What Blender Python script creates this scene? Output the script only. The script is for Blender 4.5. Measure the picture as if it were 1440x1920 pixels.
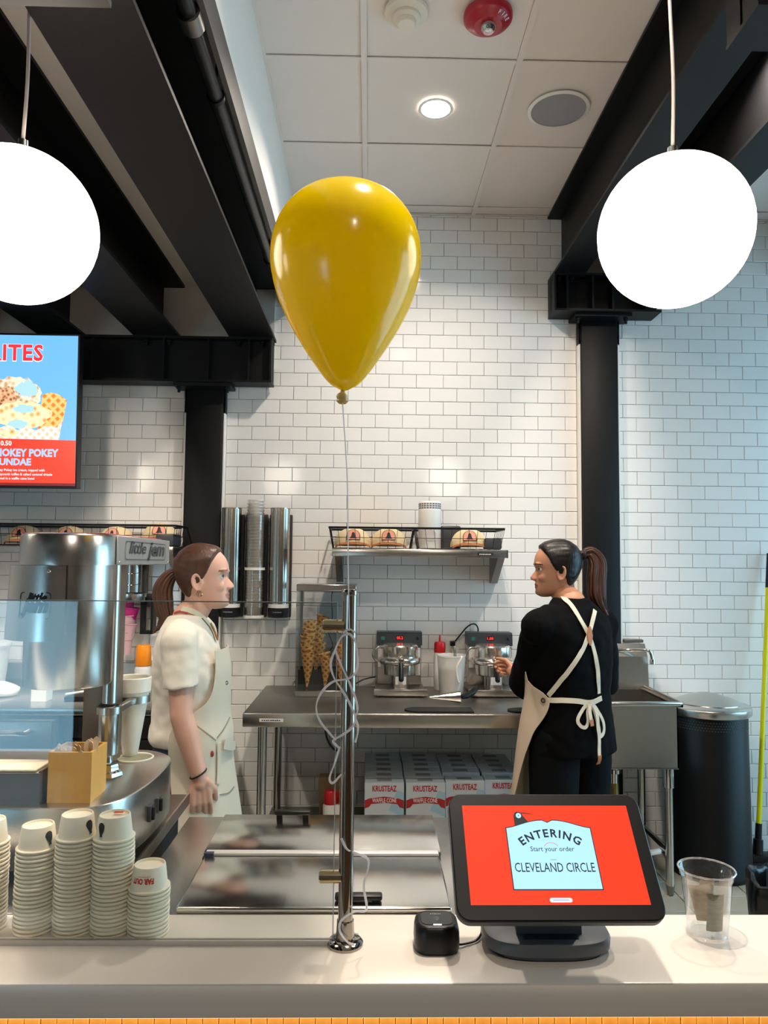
import bpy, bmesh, math, random
from mathutils import Vector as V, Matrix, noise
from math import sin, cos, pi, radians as rad, sqrt, atan2
random.seed(7)
for o in list(bpy.data.objects):
    bpy.data.objects.remove(o)
S = bpy.context.scene
C = S.collection

# ---------------------------------------------------------------- camera
F, H = 1390.0, 1.55
YAW, PITCH, ROLL = rad(1.15), rad(3.9), rad(0.55)
_f = V((sin(YAW)*cos(PITCH), cos(YAW)*cos(PITCH), sin(PITCH)))
_r0 = V((cos(YAW), -sin(YAW), 0)); _u0 = _r0.cross(_f)
_r = _r0*cos(ROLL) + _u0*sin(ROLL); _u = -_r0*sin(ROLL) + _u0*cos(ROLL)
cd = bpy.data.cameras.new('camera'); cam = bpy.data.objects.new('camera', cd); C.objects.link(cam)
cd.sensor_fit = 'VERTICAL'; cd.sensor_height = 36; cd.lens = F/1920*36; cd.clip_start = .02
cam.matrix_world = Matrix(((_r.x, _u.x, -_f.x, 0), (_r.y, _u.y, -_f.y, 0), (_r.z, _u.z, -_f.z, H), (0, 0, 0, 1)))
S.camera = cam

def P(u, v, Y=None, z=None, X=None):
    """world point on the plane Y / z / X seen at photo pixel (u, v)"""
    d = _r*((u-720)/F) + _u*(-(v-960)/F) + _f
    t = Y/d.y if Y is not None else (z-H)/d.z if z is not None else X/d.x
    return V((0, 0, H)) + d*t

# ---------------------------------------------------------------- world, large lights, exposure
vs = S.view_settings
vs.view_transform = 'Standard'; vs.look = 'None'; vs.gamma = 1; vs.use_curve_mapping = False
vs.exposure = 0.4
W = bpy.data.worlds.new('sky'); S.world = W; W.use_nodes = True
bg = W.node_tree.nodes['Background']; bg.inputs[0].default_value = (.40, .75, 1.0, 1); bg.inputs[1].default_value = 4.2
def area(name, loc, aim, sx, sy, power, col, portal=False, spread=None, shape='RECTANGLE'):
    l = bpy.data.lights.new(name, 'AREA'); l.shape = shape; l.size = sx
    if shape in ('RECTANGLE', 'ELLIPSE'): l.size_y = sy
    l.energy = power; l.color = col
    if spread: l.spread = spread
    l.cycles.is_portal = portal
    o = bpy.data.objects.new(name, l); C.objects.link(o); o.location = loc
    o.rotation_euler = (V(aim)-V(loc)).to_track_quat('-Z', 'Y').to_euler(); return o
# sky portals: shop front window, and an unseen side window added for cool light
area('portal_front_left', (-2.79, -3.02, .8), (-2.79, 0, .8), 1.27, 1.4, 1, (1, 1, 1), True)
area('portal_added_right', (3.58, 2.6, 1.65), (0, 2.6, 1.65), 2.4, 2.7, 1, (1, 1, 1), True)
DOWN = 22.0      # recessed downlight power
GLOBE = 6.0      # opal globe radiance

# ---------------------------------------------------------------- materials
def lin(h):
    h = h.lstrip('#'); c = [int(h[i:i+2], 16)/255 for i in (0, 2, 4)]
    return tuple(x/12.92 if x <= .04045 else ((x+.055)/1.055)**2.4 for x in c)
_M = {}
def mat(name, col, rough=.5, metal=0.0, var=.06, vs_=8, bump=0, bs=60, stretch=None, spec=.5, coat=0, sss=0, emit=0, aniso=0, trans=0):
    """procedural principled material: noise-varied colour, optional fine relief"""
    if name in _M: return _M[name]
    if isinstance(col, str): col = lin(col)
    m = bpy.data.materials.new(name); m.use_nodes = True; _M[name] = m
    nt = m.node_tree; b = nt.nodes['Principled BSDF']; L = nt.links.new
    tc = nt.nodes.new('ShaderNodeTexCoord'); mp = nt.nodes.new('ShaderNodeMapping')
    if stretch: mp.inputs['Scale'].default_value = stretch
    L(tc.outputs['Object'], mp.inputs[0])
    n = nt.nodes.new('ShaderNodeTexNoise'); n.inputs['Scale'].default_value = vs_; n.inputs['Detail'].default_value = 4
    L(mp.outputs[0], n.inputs['Vector'])
    r = nt.nodes.new('ShaderNodeMapRange'); r.inputs[3].default_value = 1-var; r.inputs[4].default_value = 1+var
    L(n.outputs[0], r.inputs[0])
    x = nt.nodes.new('ShaderNodeVectorMath'); x.operation = 'SCALE'; x.inputs[0].default_value = col
    L(r.outputs[0], x.inputs['Scale']); L(x.outputs[0], b.inputs['Base Color'])
    b.inputs['Roughness'].default_value = rough; b.inputs['Metallic'].default_value = metal
    b.inputs['Specular IOR Level'].default_value = spec
    if coat: b.inputs['Coat Weight'].default_value = coat; b.inputs['Coat Roughness'].default_value = .08
    if aniso: b.inputs['Anisotropic'].default_value = aniso
    if sss:
        b.inputs['Subsurface Weight'].default_value = sss; b.inputs['Subsurface Radius'].default_value = (.6, .25, .15); b.inputs['Subsurface Scale'].default_value = .012
    if emit:
        b.inputs['Emission Strength'].default_value = emit; L(x.outputs[0], b.inputs['Emission Color'])
    if bump:
        n2 = nt.nodes.new('ShaderNodeTexNoise'); n2.inputs['Scale'].default_value = bs; n2.inputs['Detail'].default_value = 3
        L(mp.outputs[0], n2.inputs['Vector'])
        bm_ = nt.nodes.new('ShaderNodeBump'); bm_.inputs['Strength'].default_value = bump; bm_.inputs['Distance'].default_value = .004
        L(n2.outputs[0], bm_.inputs['Height']); L(bm_.outputs[0], b.inputs['Normal'])
    if trans:
        tl = nt.nodes.new('ShaderNodeBsdfTranslucent'); mx_ = nt.nodes.new('ShaderNodeMixShader'); mx_.inputs[0].default_value = trans
        L(x.outputs[0], tl.inputs[0]); L(b.outputs[0], mx_.inputs[1]); L(tl.outputs[0], mx_.inputs[2]); L(mx_.outputs[0], nt.nodes['Material Output'].inputs[0])
    return m
def clear(name, tint=(1, 1, 1), refl=.06, edge=.6, rough=.0, haze=0.0):
    """thin clear sheet: see-through with a Fresnel mirror on top"""
    if name in _M: return _M[name]
    m = bpy.data.materials.new(name); m.use_nodes = True; _M[name] = m
    nt = m.node_tree; nt.nodes.clear(); L = nt.links.new
    out = nt.nodes.new('ShaderNodeOutputMaterial'); mix = nt.nodes.new('ShaderNodeMixShader')
    tr = nt.nodes.new('ShaderNodeBsdfTransparent'); tr.inputs[0].default_value = (*tint, 1)
    gl = nt.nodes.new('ShaderNodeBsdfGlossy'); gl.inputs['Roughness'].default_value = rough
    fr = nt.nodes.new('ShaderNodeLayerWeight'); fr.inputs[0].default_value = .35
    mr = nt.nodes.new('ShaderNodeMapRange'); mr.inputs[3].default_value = refl; mr.inputs[4].default_value = edge
    L(fr.outputs['Facing'], mr.inputs[0]); L(mr.outputs[0], mix.inputs[0])
    if haze:
        df = nt.nodes.new('ShaderNodeBsdfDiffuse'); df.inputs[0].default_value = (.9, .9, .88, 1)
        m2 = nt.nodes.new('ShaderNodeMixShader'); m2.inputs[0].default_value = haze
        L(tr.outputs[0], m2.inputs[1]); L(df.outputs[0], m2.inputs[2]); L(m2.outputs[0], mix.inputs[1])
    else:
        L(tr.outputs[0], mix.inputs[1])
    L(gl.outputs[0], mix.inputs[2]); L(mix.outputs[0], out.inputs[0])
    return m
def glow(name, col, s=1.0):
    if name in _M: return _M[name]
    if isinstance(col, str): col = lin(col)
    m = bpy.data.materials.new(name); m.use_nodes = True; _M[name] = m
    b = m.node_tree.nodes['Principled BSDF']; b.inputs['Base Color'].default_value = (.02, .02, .02, 1)
    b.inputs['Roughness'].default_value = .25
    b.inputs['Emission Color'].default_value = (*col, 1); b.inputs['Emission Strength'].default_value = s
    return m
def patterned(name, kind, c1, c2, scale, rough=.5, emit=0, bump=.6, thr=.5, rot=0):
    """two-colour procedural pattern: 'waffle' grid, 'voronoi' chunks, 'bands'"""
    if name in _M: return _M[name]
    c1 = lin(c1); c2 = lin(c2)
    m = bpy.data.materials.new(name); m.use_nodes = True; _M[name] = m
    nt = m.node_tree; b = nt.nodes['Principled BSDF']; L = nt.links.new
    tc = nt.nodes.new('ShaderNodeTexCoord'); mp = nt.nodes.new('ShaderNodeMapping'); mp.inputs['Rotation'].default_value = (0, rot, 0)
    L(tc.outputs['Object'], mp.inputs[0])
    if kind == 'waffle':
        hs = []
        for rx in (rad(45), rad(-45)):
            w = nt.nodes.new('ShaderNodeTexWave'); w.wave_profile = 'SIN'; w.inputs['Scale'].default_value = scale; w.inputs['Distortion'].default_value = .6
            q = nt.nodes.new('ShaderNodeMapping'); q.inputs['Rotation'].default_value = (0, rx, 0); L(mp.outputs[0], q.inputs[0]); L(q.outputs[0], w.inputs['Vector']); hs.append(w)
        mx = nt.nodes.new('ShaderNodeMath'); mx.operation = 'MAXIMUM'; L(hs[0].outputs['Fac'], mx.inputs[0]); L(hs[1].outputs['Fac'], mx.inputs[1]); fac = mx.outputs[0]
    else:
        v = nt.nodes.new('ShaderNodeTexVoronoi'); v.inputs['Scale'].default_value = scale; L(mp.outputs[0], v.inputs['Vector']); fac = v.outputs['Distance']
    rp = nt.nodes.new('ShaderNodeValToRGB'); rp.color_ramp.elements[0].color = (*c1, 1); rp.color_ramp.elements[1].color = (*c2, 1)
    rp.color_ramp.elements[0].position = max(0, thr-.25); rp.color_ramp.elements[1].position = min(1, thr+.25)
    L(fac, rp.inputs[0]); L(rp.outputs[0], b.inputs['Base Color']); b.inputs['Roughness'].default_value = rough
    if emit:
        b.inputs['Base Color'].default_value = (0, 0, 0, 1)
        for l in list(b.inputs['Base Color'].links): nt.links.remove(l)
        L(rp.outputs[0], b.inputs['Emission Color']); b.inputs['Emission Strength'].default_value = emit
    elif bump:
        bp = nt.nodes.new('ShaderNodeBump'); bp.inputs['Strength'].default_value = bump; bp.inputs['Distance'].default_value = .003
        L(fac, bp.inputs['Height']); L(bp.outputs[0], b.inputs['Normal'])
    return m

TILE = mat('white_glazed_tile', '#e9e6e2', .10, var=.02, vs_=1.5, bump=.05, bs=5, spec=.55)
GROUT = mat('grey_grout', '#8d8a86', .9, bump=.2, bs=300)
PLASTER = mat('white_paint', '#e8e3dc', .7, var=.02, bump=.05, bs=120)
DECK = mat('grey_white_deck_paint', '#c9c4bd', .8, var=.05, bump=.1, bs=40)
CPANEL = mat('ceiling_panel_white', '#e6dcd4', .85, var=.02, bump=.08, bs=400)
BLACKST = mat('black_painted_steel', '#08080a', .5, var=.12, spec=.3, bump=.05, bs=60)
BLACKPL = mat('black_plastic', '#0a0a0c', .38, var=.05, spec=.4)
MATTEBLK = mat('matte_black', '#101012', .7, var=.1)
DGREY = mat('dark_grey_plastic', '#37383b', .42, var=.04)
STEEL = mat('brushed_steel', '#cbc7c1', .24, 1.0, var=.06, vs_=30, bump=.04, bs=30, stretch=(1, 40, 40))
STEELV = mat('brushed_steel_vertical', '#c9c6c1', .22, 1.0, var=.05, vs_=30, bump=.04, bs=30, stretch=(40, 40, 1))
STEELD = mat('worn_steel', '#8e8a84', .38, 1.0, var=.15, vs_=20, bump=.06, bs=40, stretch=(1, 20, 20))
CHROME = mat('polished_chrome', '#d4d2ce', .06, 1.0, var=.02)
BRASSY = mat('satin_nickel', '#b7ab8f', .2, 1.0, var=.04)
WHITEPL = mat('white_plastic', '#ece9e2', .4, var=.02)
PAPER = mat('cream_paper', '#f5ead2', .6, var=.02, bump=.05, bs=200)
CORIAN = mat('cream_solid_surface', '#ded5c9', .28, var=.03, vs_=5, spec=.45)
GLASS = clear('clear_glass', (.97, .985, .98), .02, .4)
ACRYL = clear('clear_acrylic', (.96, .97, .97), .05, .45)
PET = clear('clear_pet_plastic', (.95, .96, .96), .05, .8, haze=.03)
RED = mat('red_plastic', '#c8161b', .35, var=.04)
YELLOW = mat('yellow_plastic', '#d8d800', .35, var=.04)
INK = mat('black_ink', '#0e0d10', .6, var=.02)
REDINK = mat('red_ink', '#d2281e', .6, var=.02)
WHITEINK = mat('white_ink', '#efe8e6', .6, var=.02)
WHITERIB = mat('white_ribbon', '#fbf8f8', .6, var=.02, trans=.3)

# ---------------------------------------------------------------- mesh helpers
TM = {}      # world matrices of the things
class B:
    """collects shapes into ONE mesh"""
    def __init__(s): s.bm = bmesh.new()
    def _new(s, verts, faces):
        vv = [s.bm.verts.new(v) for v in verts]
        for f in faces:
            try: s.bm.faces.new([vv[i] for i in f])
            except ValueError: pass
        return vv
    def box(s, x0, x1, y0, y1, z0, z1, bev=0, seg=2):
        if bev:
            t = bmesh.new(); bmesh.ops.create_cube(t, size=1)
            for v in t.verts: v.co = V((x0+(v.co.x+.5)*(x1-x0), y0+(v.co.y+.5)*(y1-y0), z0+(v.co.z+.5)*(z1-z0)))
            bmesh.ops.bevel(t, geom=list(t.edges), offset=bev, segments=seg, profile=.5, affect='EDGES')
            s.merge(t)
        else:
            s._new([(x, y, z) for x in (x0, x1) for y in (y0, y1) for z in (z0, z1)],
                   [(0, 1, 3, 2), (4, 6, 7, 5), (0, 4, 5, 1), (2, 3, 7, 6), (0, 2, 6, 4), (1, 5, 7, 3)])
        return s
    def merge(s, t, M=None):
        mp = {v: s.bm.verts.new(M @ v.co if M else v.co) for v in t.verts}
        for f in t.faces:
            try:
                n = s.bm.faces.new([mp[v] for v in f.verts]); n.material_index = f.material_index
            except ValueError: pass
        t.free(); return s
    def loft(s, rings, caps=True, closed=False):
        n = len(rings[0]); vv = [[s.bm.verts.new(p) for p in r] for r in rings]
        k = len(rings)
        for i in range(k if closed else k-1):
            a, b = vv[i], vv[(i+1) % k]
            for j in range(n):
                try: s.bm.faces.new((a[j], a[(j+1) % n], b[(j+1) % n], b[j]))
                except ValueError: pass
        if caps and not closed:
            for r in (vv[0], vv[-1]):
                try: s.bm.faces.new(r)
                except ValueError: pass
        return s
    def tube(s, pts, r, seg=10, caps=True, closed=False):
        pts = [V(p) for p in pts]; n = len(pts); rr = r if isinstance(r, (list, tuple)) else [r]*n
        rings = []; nrm = None
        for i, p in enumerate(pts):
            if closed: t = (pts[(i+1) % n]-pts[i-1])
            else: t = pts[min(i+1, n-1)]-pts[max(i-1, 0)]
            t.normalize()
            if nrm is None: nrm = t.orthogonal().normalized()
            else:
                nrm = nrm - t*nrm.dot(t)
                if nrm.length < 1e-6: nrm = t.orthogonal()
                nrm.normalize()
            bn = t.cross(nrm)
            rings.append([p + (nrm*cos(a)+bn*sin(a))*rr[i] for a in [2*pi*k/seg for k in range(seg)]])
        return s.loft(rings, caps, closed)
    def cyl(s, p0, p1, r0, r1=None, seg=24, caps=True):
        return s.tube([p0, p1], [r0, r0 if r1 is None else r1], seg, caps)
    def lathe(s, prof, c=(0, 0, 0), seg=32, M=None, a0=0, a1=2*pi):
        """profile of (r, z) spun about z through c"""
        c = V(c); full = abs(a1-a0-2*pi) < 1e-6; n = seg if full else seg+1
        ang = [a0+(a1-a0)*k/seg for k in range(n)]; rows = []
        for r, z in prof:
            if r < 1e-6: rows.append([V((0, 0, z))])
            else: rows.append([V((r*cos(a), r*sin(a), z)) for a in ang])
        vv = [[s.bm.verts.new((M @ p if M else p) + c) for p in row] for row in rows]
        for a, b in zip(vv, vv[1:]):
            for j in range(n if full else n-1):
                k = (j+1) % n
                q = [a[j % len(a)], a[k % len(a)], b[k % len(b)], b[j % len(b)]]
                q = list(dict.fromkeys(q))
                if len(q) > 2:
                    try: s.bm.faces.new(q)
                    except ValueError: pass
        return s
    def ell(s, c, r, M=None, seg=16, rings=10):
        prof = [(sin(pi*i/rings), -cos(pi*i/rings)) for i in range(rings+1)]
        if isinstance(r, (int, float)): r = (r, r, r)
        Q = (M.to_3x3() if M else Matrix.Identity(3)) @ Matrix.Diagonal(r)
        return s.lathe(prof, c, seg, Q)
    def prism(s, poly, d0, d1, o=(0, 0, 0), ax=(1, 0, 0), ay=(0, 0, 1)):
        """polygon in plane (ax, ay) at o, extruded along ax x ay from d0 to d1"""
        o = V(o); ax = V(ax); ay = V(ay); n = ax.cross(ay)
        return s.loft([[o+ax*x+ay*y+n*d for x, y in poly] for d in (d0, d1)])
    def ribbon(s, pts, w, t=.0006):
        """flat band along pts; w = half width vectors or one vector"""
        pts = [V(p) for p in pts]; rings = []
        for i, p in enumerate(pts):
            h = V(w[i]) if isinstance(w, list) else V(w)
            d = (pts[min(i+1, len(pts)-1)]-pts[max(i-1, 0)]).normalized()
            n = d.cross(h)
            n = n.normalized()*t if n.length > 1e-9 else V((0, t, 0))
            rings.append([p-h-n, p+h-n, p+h+n, p-h+n])
        return s.loft(rings)
    def build(s, name, m, parent=None, world=False, smooth=40, kind=None, keep_normals=False):
        if not keep_normals: bmesh.ops.recalc_face_normals(s.bm, faces=s.bm.faces)
        if world and parent:
            s.bm.transform(TM[(parent.parent or parent).name].inverted())
        me = bpy.data.meshes.new(name); s.bm.to_mesh(me); s.bm.free()
        return mesh_obj(name, me, m, parent, smooth, kind)
def mesh_obj(name, me, m, parent=None, smooth=40, kind=None):
    for k in (m if isinstance(m, (list, tuple)) else [m]):
        me.materials.append(k)
    if smooth:
        me.polygons.foreach_set('use_smooth', [True]*len(me.polygons))
        if smooth < 180: me.set_sharp_from_angle(angle=rad(smooth))
    o = bpy.data.objects.new(name, me); C.objects.link(o)
    if parent: o.parent = parent
    if kind: o['kind'] = kind
    return o
def tag(o, label, cat, group=None):
    o['label'] = label; o['category'] = cat
    if group: o['group'] = group
    return o
def thing(name, label, cat, loc=(0, 0, 0), rz=0, group=None):
    o = bpy.data.objects.new(name, None); C.objects.link(o)
    o.empty_display_size = .05
    o.location = V(loc); o.rotation_euler = (0, 0, rz)
    TM[o.name] = Matrix.Translation(V(loc)) @ Matrix.Rotation(rz, 4, 'Z')
    return tag(o, label, cat, group)
def struct(o): o['kind'] = 'structure'; return o
def dup(o, parent=None):
    c = o.copy(); C.objects.link(c); c.parent = parent
    for ch in list(o.children): dup(ch, c)
    return c
def rrect(w, h, r, seg=6):
    out = []
    for cx, cy, a in ((w/2-r, h/2-r, 0), (-w/2+r, h/2-r, 90), (-w/2+r, -h/2+r, 180), (w/2-r, -h/2+r, 270)):
        out += [(cx+r*cos(rad(a+90*k/seg)), cy+r*sin(rad(a+90*k/seg))) for k in range(seg+1)]
    return out
def smooth_path(pts, n=8):
    """Catmull-Rom through pts"""
    pts = [V(p) for p in pts]; q = [pts[0]*2-pts[1]]+pts+[pts[-1]*2-pts[-2]]; out = []
    for i in range(1, len(q)-2):
        for k in range(n):
            t = k/n; a, b, c, d = q[i-1], q[i], q[i+1], q[i+2]
            out.append(.5*((2*b)+(c-a)*t+(2*a-5*b+4*c-d)*t*t+(3*b-a-3*c+d)*t**3))
    return out+[pts[-1]]
_TC = {}
def text_geo(txt, bold=0, shear=0, spacing=1.0, res=2):
    key = (txt, bold, shear, spacing)
    if key not in _TC:
        c = bpy.data.curves.new('t', 'FONT'); c.body = txt; c.size = 1; c.offset = bold; c.shear = shear; c.space_character = spacing
        c.resolution_u = res; c.fill_mode = 'FRONT'
        o = bpy.data.objects.new('t', c); C.objects.link(o); bpy.context.view_layer.update()
        me = o.to_mesh(); vs_ = [v.co.copy() for v in me.vertices]; fs = [tuple(p.vertices) for p in me.polygons]; o.to_mesh_clear()
        bpy.data.objects.remove(o); bpy.data.curves.remove(c)
        _TC[key] = (vs_, fs)
    return _TC[key]
def lettering(name, lines, m, parent, o, ax, ay, world=True, width=None, height=None, bold=.0, shear=0, lift=.0008, align='C', wrap=None, arc=None, spacing=1.0, kind=None):
    """flat print; lines = text; sized to width (m) or cap height (m); o = centre of baseline"""
    vs_, fs = text_geo(lines, bold, shear, spacing)
    x0 = min(v.x for v in vs_); x1 = max(v.x for v in vs_); hh = max(v.y for v in vs_)
    sx = sy = 1
    if width: sx = width/(x1-x0); sy = sx
    if height: sy = height/hh; sx = sx if width else sy
    sh = {'C': (x0+x1)/2, 'L': x0, 'R': x1}[align]
    o = V(o); ax = V(ax); ay = V(ay); n = ax.cross(ay)
    b = B()
    def pos(v):
        x = (v.x-sh)*sx; y = v.y*sy
        if arc:                                    # bend along a circle of radius arc (centre below)
            a = x/arc; x = (arc+y)*sin(a); y = (arc+y)*cos(a)-arc
        if wrap:                                   # wrap = (cx, cy, R, angle0): onto a vertical cylinder
            a = wrap[3]+x/wrap[2]*wrap[4]; rr = (wrap[2] if len(wrap) < 6 else wrap[5](o.z+y*ay.z))+lift
            return V((wrap[0]+rr*cos(a), wrap[1]+rr*sin(a), o.z+y*ay.z))
        return o+ax*x+ay*y+n*lift
    b._new([pos(v) for v in vs_], fs)
    return b.build(name, m, parent, world, smooth=0, keep_normals=True)

def microprint(name, m, parent, o, ax, ay, width, height, n=6, wrap=None, world=True, lift=.0005, seed=1):
    """print too small to read in the photograph: a row of little blocks"""
    rs = random.Random(seed); o = V(o); ax = V(ax); ay = V(ay); nn = ax.cross(ay); b = B(); x = -width/2; w0 = width/n
    for k in range(n):
        w = w0*rs.uniform(.55, .85); q = []
        for (u, v) in ((x, 0), (x+w, 0), (x+w, height*rs.uniform(.8, 1)), (x, height*rs.uniform(.8, 1))):
            if wrap: a = wrap[3]+u/wrap[2]*wrap[4]; r = wrap[2]+lift; q.append(V((wrap[0]+r*cos(a), wrap[1]+r*sin(a), o.z+v*ay.z)))
            else: q.append(o+ax*u+ay*v+nn*lift)
        b._new(q, [(0, 1, 2, 3)]); x += w0
    return b.build(name, m, parent, world, smooth=0, keep_normals=True)
# ================================================================ STRUCTURE
D = 4.10                      # back wall face
CZ = 3.53                     # tiled ceiling
DK = 3.08                     # deck over the left bay
# ---- floor
fl = struct(B().box(-3.5, 3.6, -3.1, 4.2, -.1, -.004).build('floor', GROUT, smooth=0))
FT = mat('grey_floor_tile', '#9b9789', .38, var=.10, vs_=3, bump=.05, bs=60)
t = B().box(-.1635, .1635, -.0745, .0745, -.004, .004, .0015, 1); me0 = t.build('tile', FT, fl); me0.location = (50, 0, 0)
xs = [1.471+.332*(k+.5) for k in range(-11, 5)]; ys = [3.404+.1535*(k+.5) for k in range(-12, 5)]
first = True
for x in xs:
    for y in ys:
        if y > D-.04: continue
        o = me0 if first else me0.copy()
        if not first: C.objects.link(o)
        first = False; o.parent = fl; o.location = (x, y, random.uniform(-.0006, .0006))
fo = B().box(-3.5, 3.6, -3.1, 1.46, -.004, .003).build('front_flooring', mat('front_floor', '#5c4632', .5, var=.15), fl, smooth=0)

# ---- back wall with individual tiles
wb = struct(B().box(-3.5, 3.6, D+.004, D+.15, -.05, CZ+.02).build('wall_back', GROUT, smooth=0))
TW, TH = .1524, .0762
bays = [(-3.45, -1.02, -.35, 2.62), (-.797, 1.161, -.506, CZ), (1.389, 3.55, 1.421, CZ)]
cells = []
for bi, (xa, xb, ph, ztop) in enumerate(bays):
    r = 0
    while True:
        z0 = .013-.0762+r*TH; z1 = z0+TH
        if z0 > ztop-.004: break
        zz0, zz1 = max(z0, 0), min(z1, ztop)
        k0 = int((xa-ph)/TW)-2
        for k in range(k0, k0+40):
            x0 = ph+k*TW+(TW/2 if r % 2 else 0); x1 = x0+TW
            a, b_ = max(x0, xa), min(x1, xb)
            if b_-a < .012 or zz1-zz0 < .008: continue
            if bi == 1 and (a+b_)/2 < -.62 and z0 > 2.55: continue
            cells.append((a, b_, zz0, zz1, b_-a > TW-.001 and zz1-zz0 > TH-.001))
        r += 1
def tile_bm(b, x0, x1, z0, z1, g=.0011, c=.0022):
    y0, y1, y2 = D-.0045, D-.0025, D+.004
    a = [(x0+g+c, y0, z0+g+c), (x1-g-c, y0, z0+g+c), (x1-g-c, y0, z1-g-c), (x0+g+c, y0, z1-g-c)]
    m_ = [(x0+g, y1, z0+g), (x1-g, y1, z0+g), (x1-g, y1, z1-g), (x0+g, y1, z1-g)]
    k = [(p[0], y2, p[2]) for p in m_]
    b._new(a+m_+k, [(0, 1, 2, 3)]+[(i, i+4, (i+1) % 4+4, (i+1) % 4) for i in range(4)]+[(i+4, i+8, (i+1) % 4+8, (i+1) % 4+4) for i in range(4)])
full = [c for c in cells if c[4]]
def seen(c):                 # the whole tiles in plain view in the middle and right of the wall
    x, z = (c[0]+c[1])/2, (c[2]+c[3])/2
    if -.2 < x < 1.15 and 1.95 < z < 2.9 and not (x < .12 and z > 1.84): return 0
    if 1.4 < x < 2.1 and 1.2 < z < 2.6: return 1
    if .1 < x < 1.15 and z > 2.85: return 2
    return 9
full.sort(key=seen); solo = full[:300]; ss = set(id(c) for c in solo)
b = B(); tile_bm(b, -TW/2, TW/2, -TH/2, TH/2); b.bm.transform(Matrix.Translation((0, -D, 0)))
t0 = b.build('tile', TILE, wb, smooth=0)
for i, c in enumerate(solo):
    o = t0 if i == 0 else t0.copy()
    if i: C.objects.link(o)
    o.location = ((c[0]+c[1])/2, D+random.uniform(-.0004, .0004), (c[2]+c[3])/2); o.parent = wb
    o.rotation_euler = (random.gauss(0, .0025), 0, random.gauss(0, .0025))
b = B()
for c in cells:
    if id(c) in ss: continue
    tile_bm(b, *c[:4])
b.build('tile_field', TILE, wb, smooth=0, kind='stuff')
B().box(-3.45, -.54, D-.03, D+.004, 2.62, DK+.02).build('plaster_band', DECK, wb, smooth=0)
for i, (x0, x1) in enumerate(((-1.02, -1.010), (-.807, -.797), (1.161, 1.171), (1.379, 1.389))):
    struct(B().box(x0, x1, D-.05, D+.004, 0, 2.5 if i < 2 else 2.93, .002, 1).build('trim_%d' % (i+1), WHITEPL, smooth=0))

# ---- other walls (behind and beside the camera)
struct(B().box(-3.65, -3.5, -3.1, 4.25, 0, CZ).build('wall_left', PLASTER, smooth=0))
struct(B().box(3.6, 3.75, -3.1, 1.4, 0, CZ).box(3.6, 3.75, 3.8, 4.25, 0, CZ).box(3.6, 3.75, 1.4, 3.8, 0, .3).box(3.6, 3.75, 1.4, 3.8, 3.0, CZ).build('wall_right', PLASTER, smooth=0))
w = struct(B().box(3.64, 3.70, 1.4, 1.46, .3, 3.0).box(3.64, 3.70, 3.74, 3.8, .3, 3.0).box(3.64, 3.70, 2.57, 2.63, .3, 3.0).box(3.64, 3.70, 1.46, 3.74, .3, .35).box(3.64, 3.70, 1.46, 3.74, 2.95, 3.0).build('window_1', BLACKST, smooth=0))  # unseen window, added and sized to cool the right of the back wall
B().box(3.665, 3.675, 1.46, 2.57, .35, 2.95).box(3.665, 3.675, 2.63, 3.74, .35, 2.95).build('pane', GLASS, w, smooth=0)
wf = B()
for q in ((-3.5, 3.6, 0, .1), (-3.5, 3.6, 1.5, CZ)): wf.box(q[0], q[1], -3.15, -3.05, q[2], q[3])
for q in ((-3.5, -4.05+.0), (-2.15, 3.55)):
    if q[1] > q[0]: wf.box(q[0], q[1], -3.15, -3.05, .1, 1.5)
wf.box(-3.5, -3.42, -3.15, -3.05, .1, 1.5); wf.box(3.55, 3.6, -3.15, -3.05, .1, 1.5)
struct(wf.build('wall_front', mat('taupe_paint', '#7d756c', .7, var=.03), smooth=0))
for i, (x0, x1) in enumerate(((-3.42, -2.15),)):
    w = struct(B().box(x0, x1, -3.13, -3.07, 1.45, 1.5).box(x0, x0+.05, -3.13, -3.07, .1, 1.45).box(x1-.05, x1, -3.13, -3.07, .1, 1.45).build('window_%d' % (i+2), BLACKST, smooth=0))
    B().box(x0+.05, x1-.05, -3.105, -3.095, .1, 1.45).build('pane', GLASS, w, smooth=0)

# ---- ceilings
ce = struct(B().box(-.437, 3.6, -3.1, 4.2, CZ+.012, CZ+.1).build('ceiling', mat('ceiling_void', '#a8a29b', .9), smooth=0))
gx = [-.437, -.04, .575, 1.19, 1.805, 2.42, 3.035, 3.6]; gy = [4.10, 4.01, 3.405, 2.80, 2.195, 1.59, .985, .38, -.225, -3.1]
for i in range(7):
    for j in range(9):
        x0, x1, y1, y0 = gx[i], gx[i+1], gy[j], gy[j+1]
        B().box(x0+.011, x1-.011, y0+.011, y1-.011, CZ+.006+random.uniform(0, .002), CZ+.012, .002, 1).build('ceiling_panel', CPANEL, ce, smooth=0)
for x in gx[:-1]: B().box(x-.012, x+.012, -3.1, 4.10, CZ, CZ+.006).build('grid_bar', CPANEL, ce, smooth=0)
for y in gy[:-1]: B().box(-.437, 3.6, y-.0115, y+.0115, CZ+.0005, CZ+.0055).build('grid_bar', CPANEL, ce, smooth=0)
struct(B().box(-3.5, -.448, -3.1, 4.2, DK, DK+.1).build('ceiling_deck', DECK, smooth=0))
struct(B().box(-.447, -.437, -3.1, 4.10, DK-.02, CZ+.01).build('trim_5', PLASTER, smooth=0))
struct(B().box(-.452, -.436, -3.1, 4.08, DK-.11, DK-.001).build('trim_6', mat('grey_steel_angle', '#4b4744', .5), smooth=0))

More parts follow.
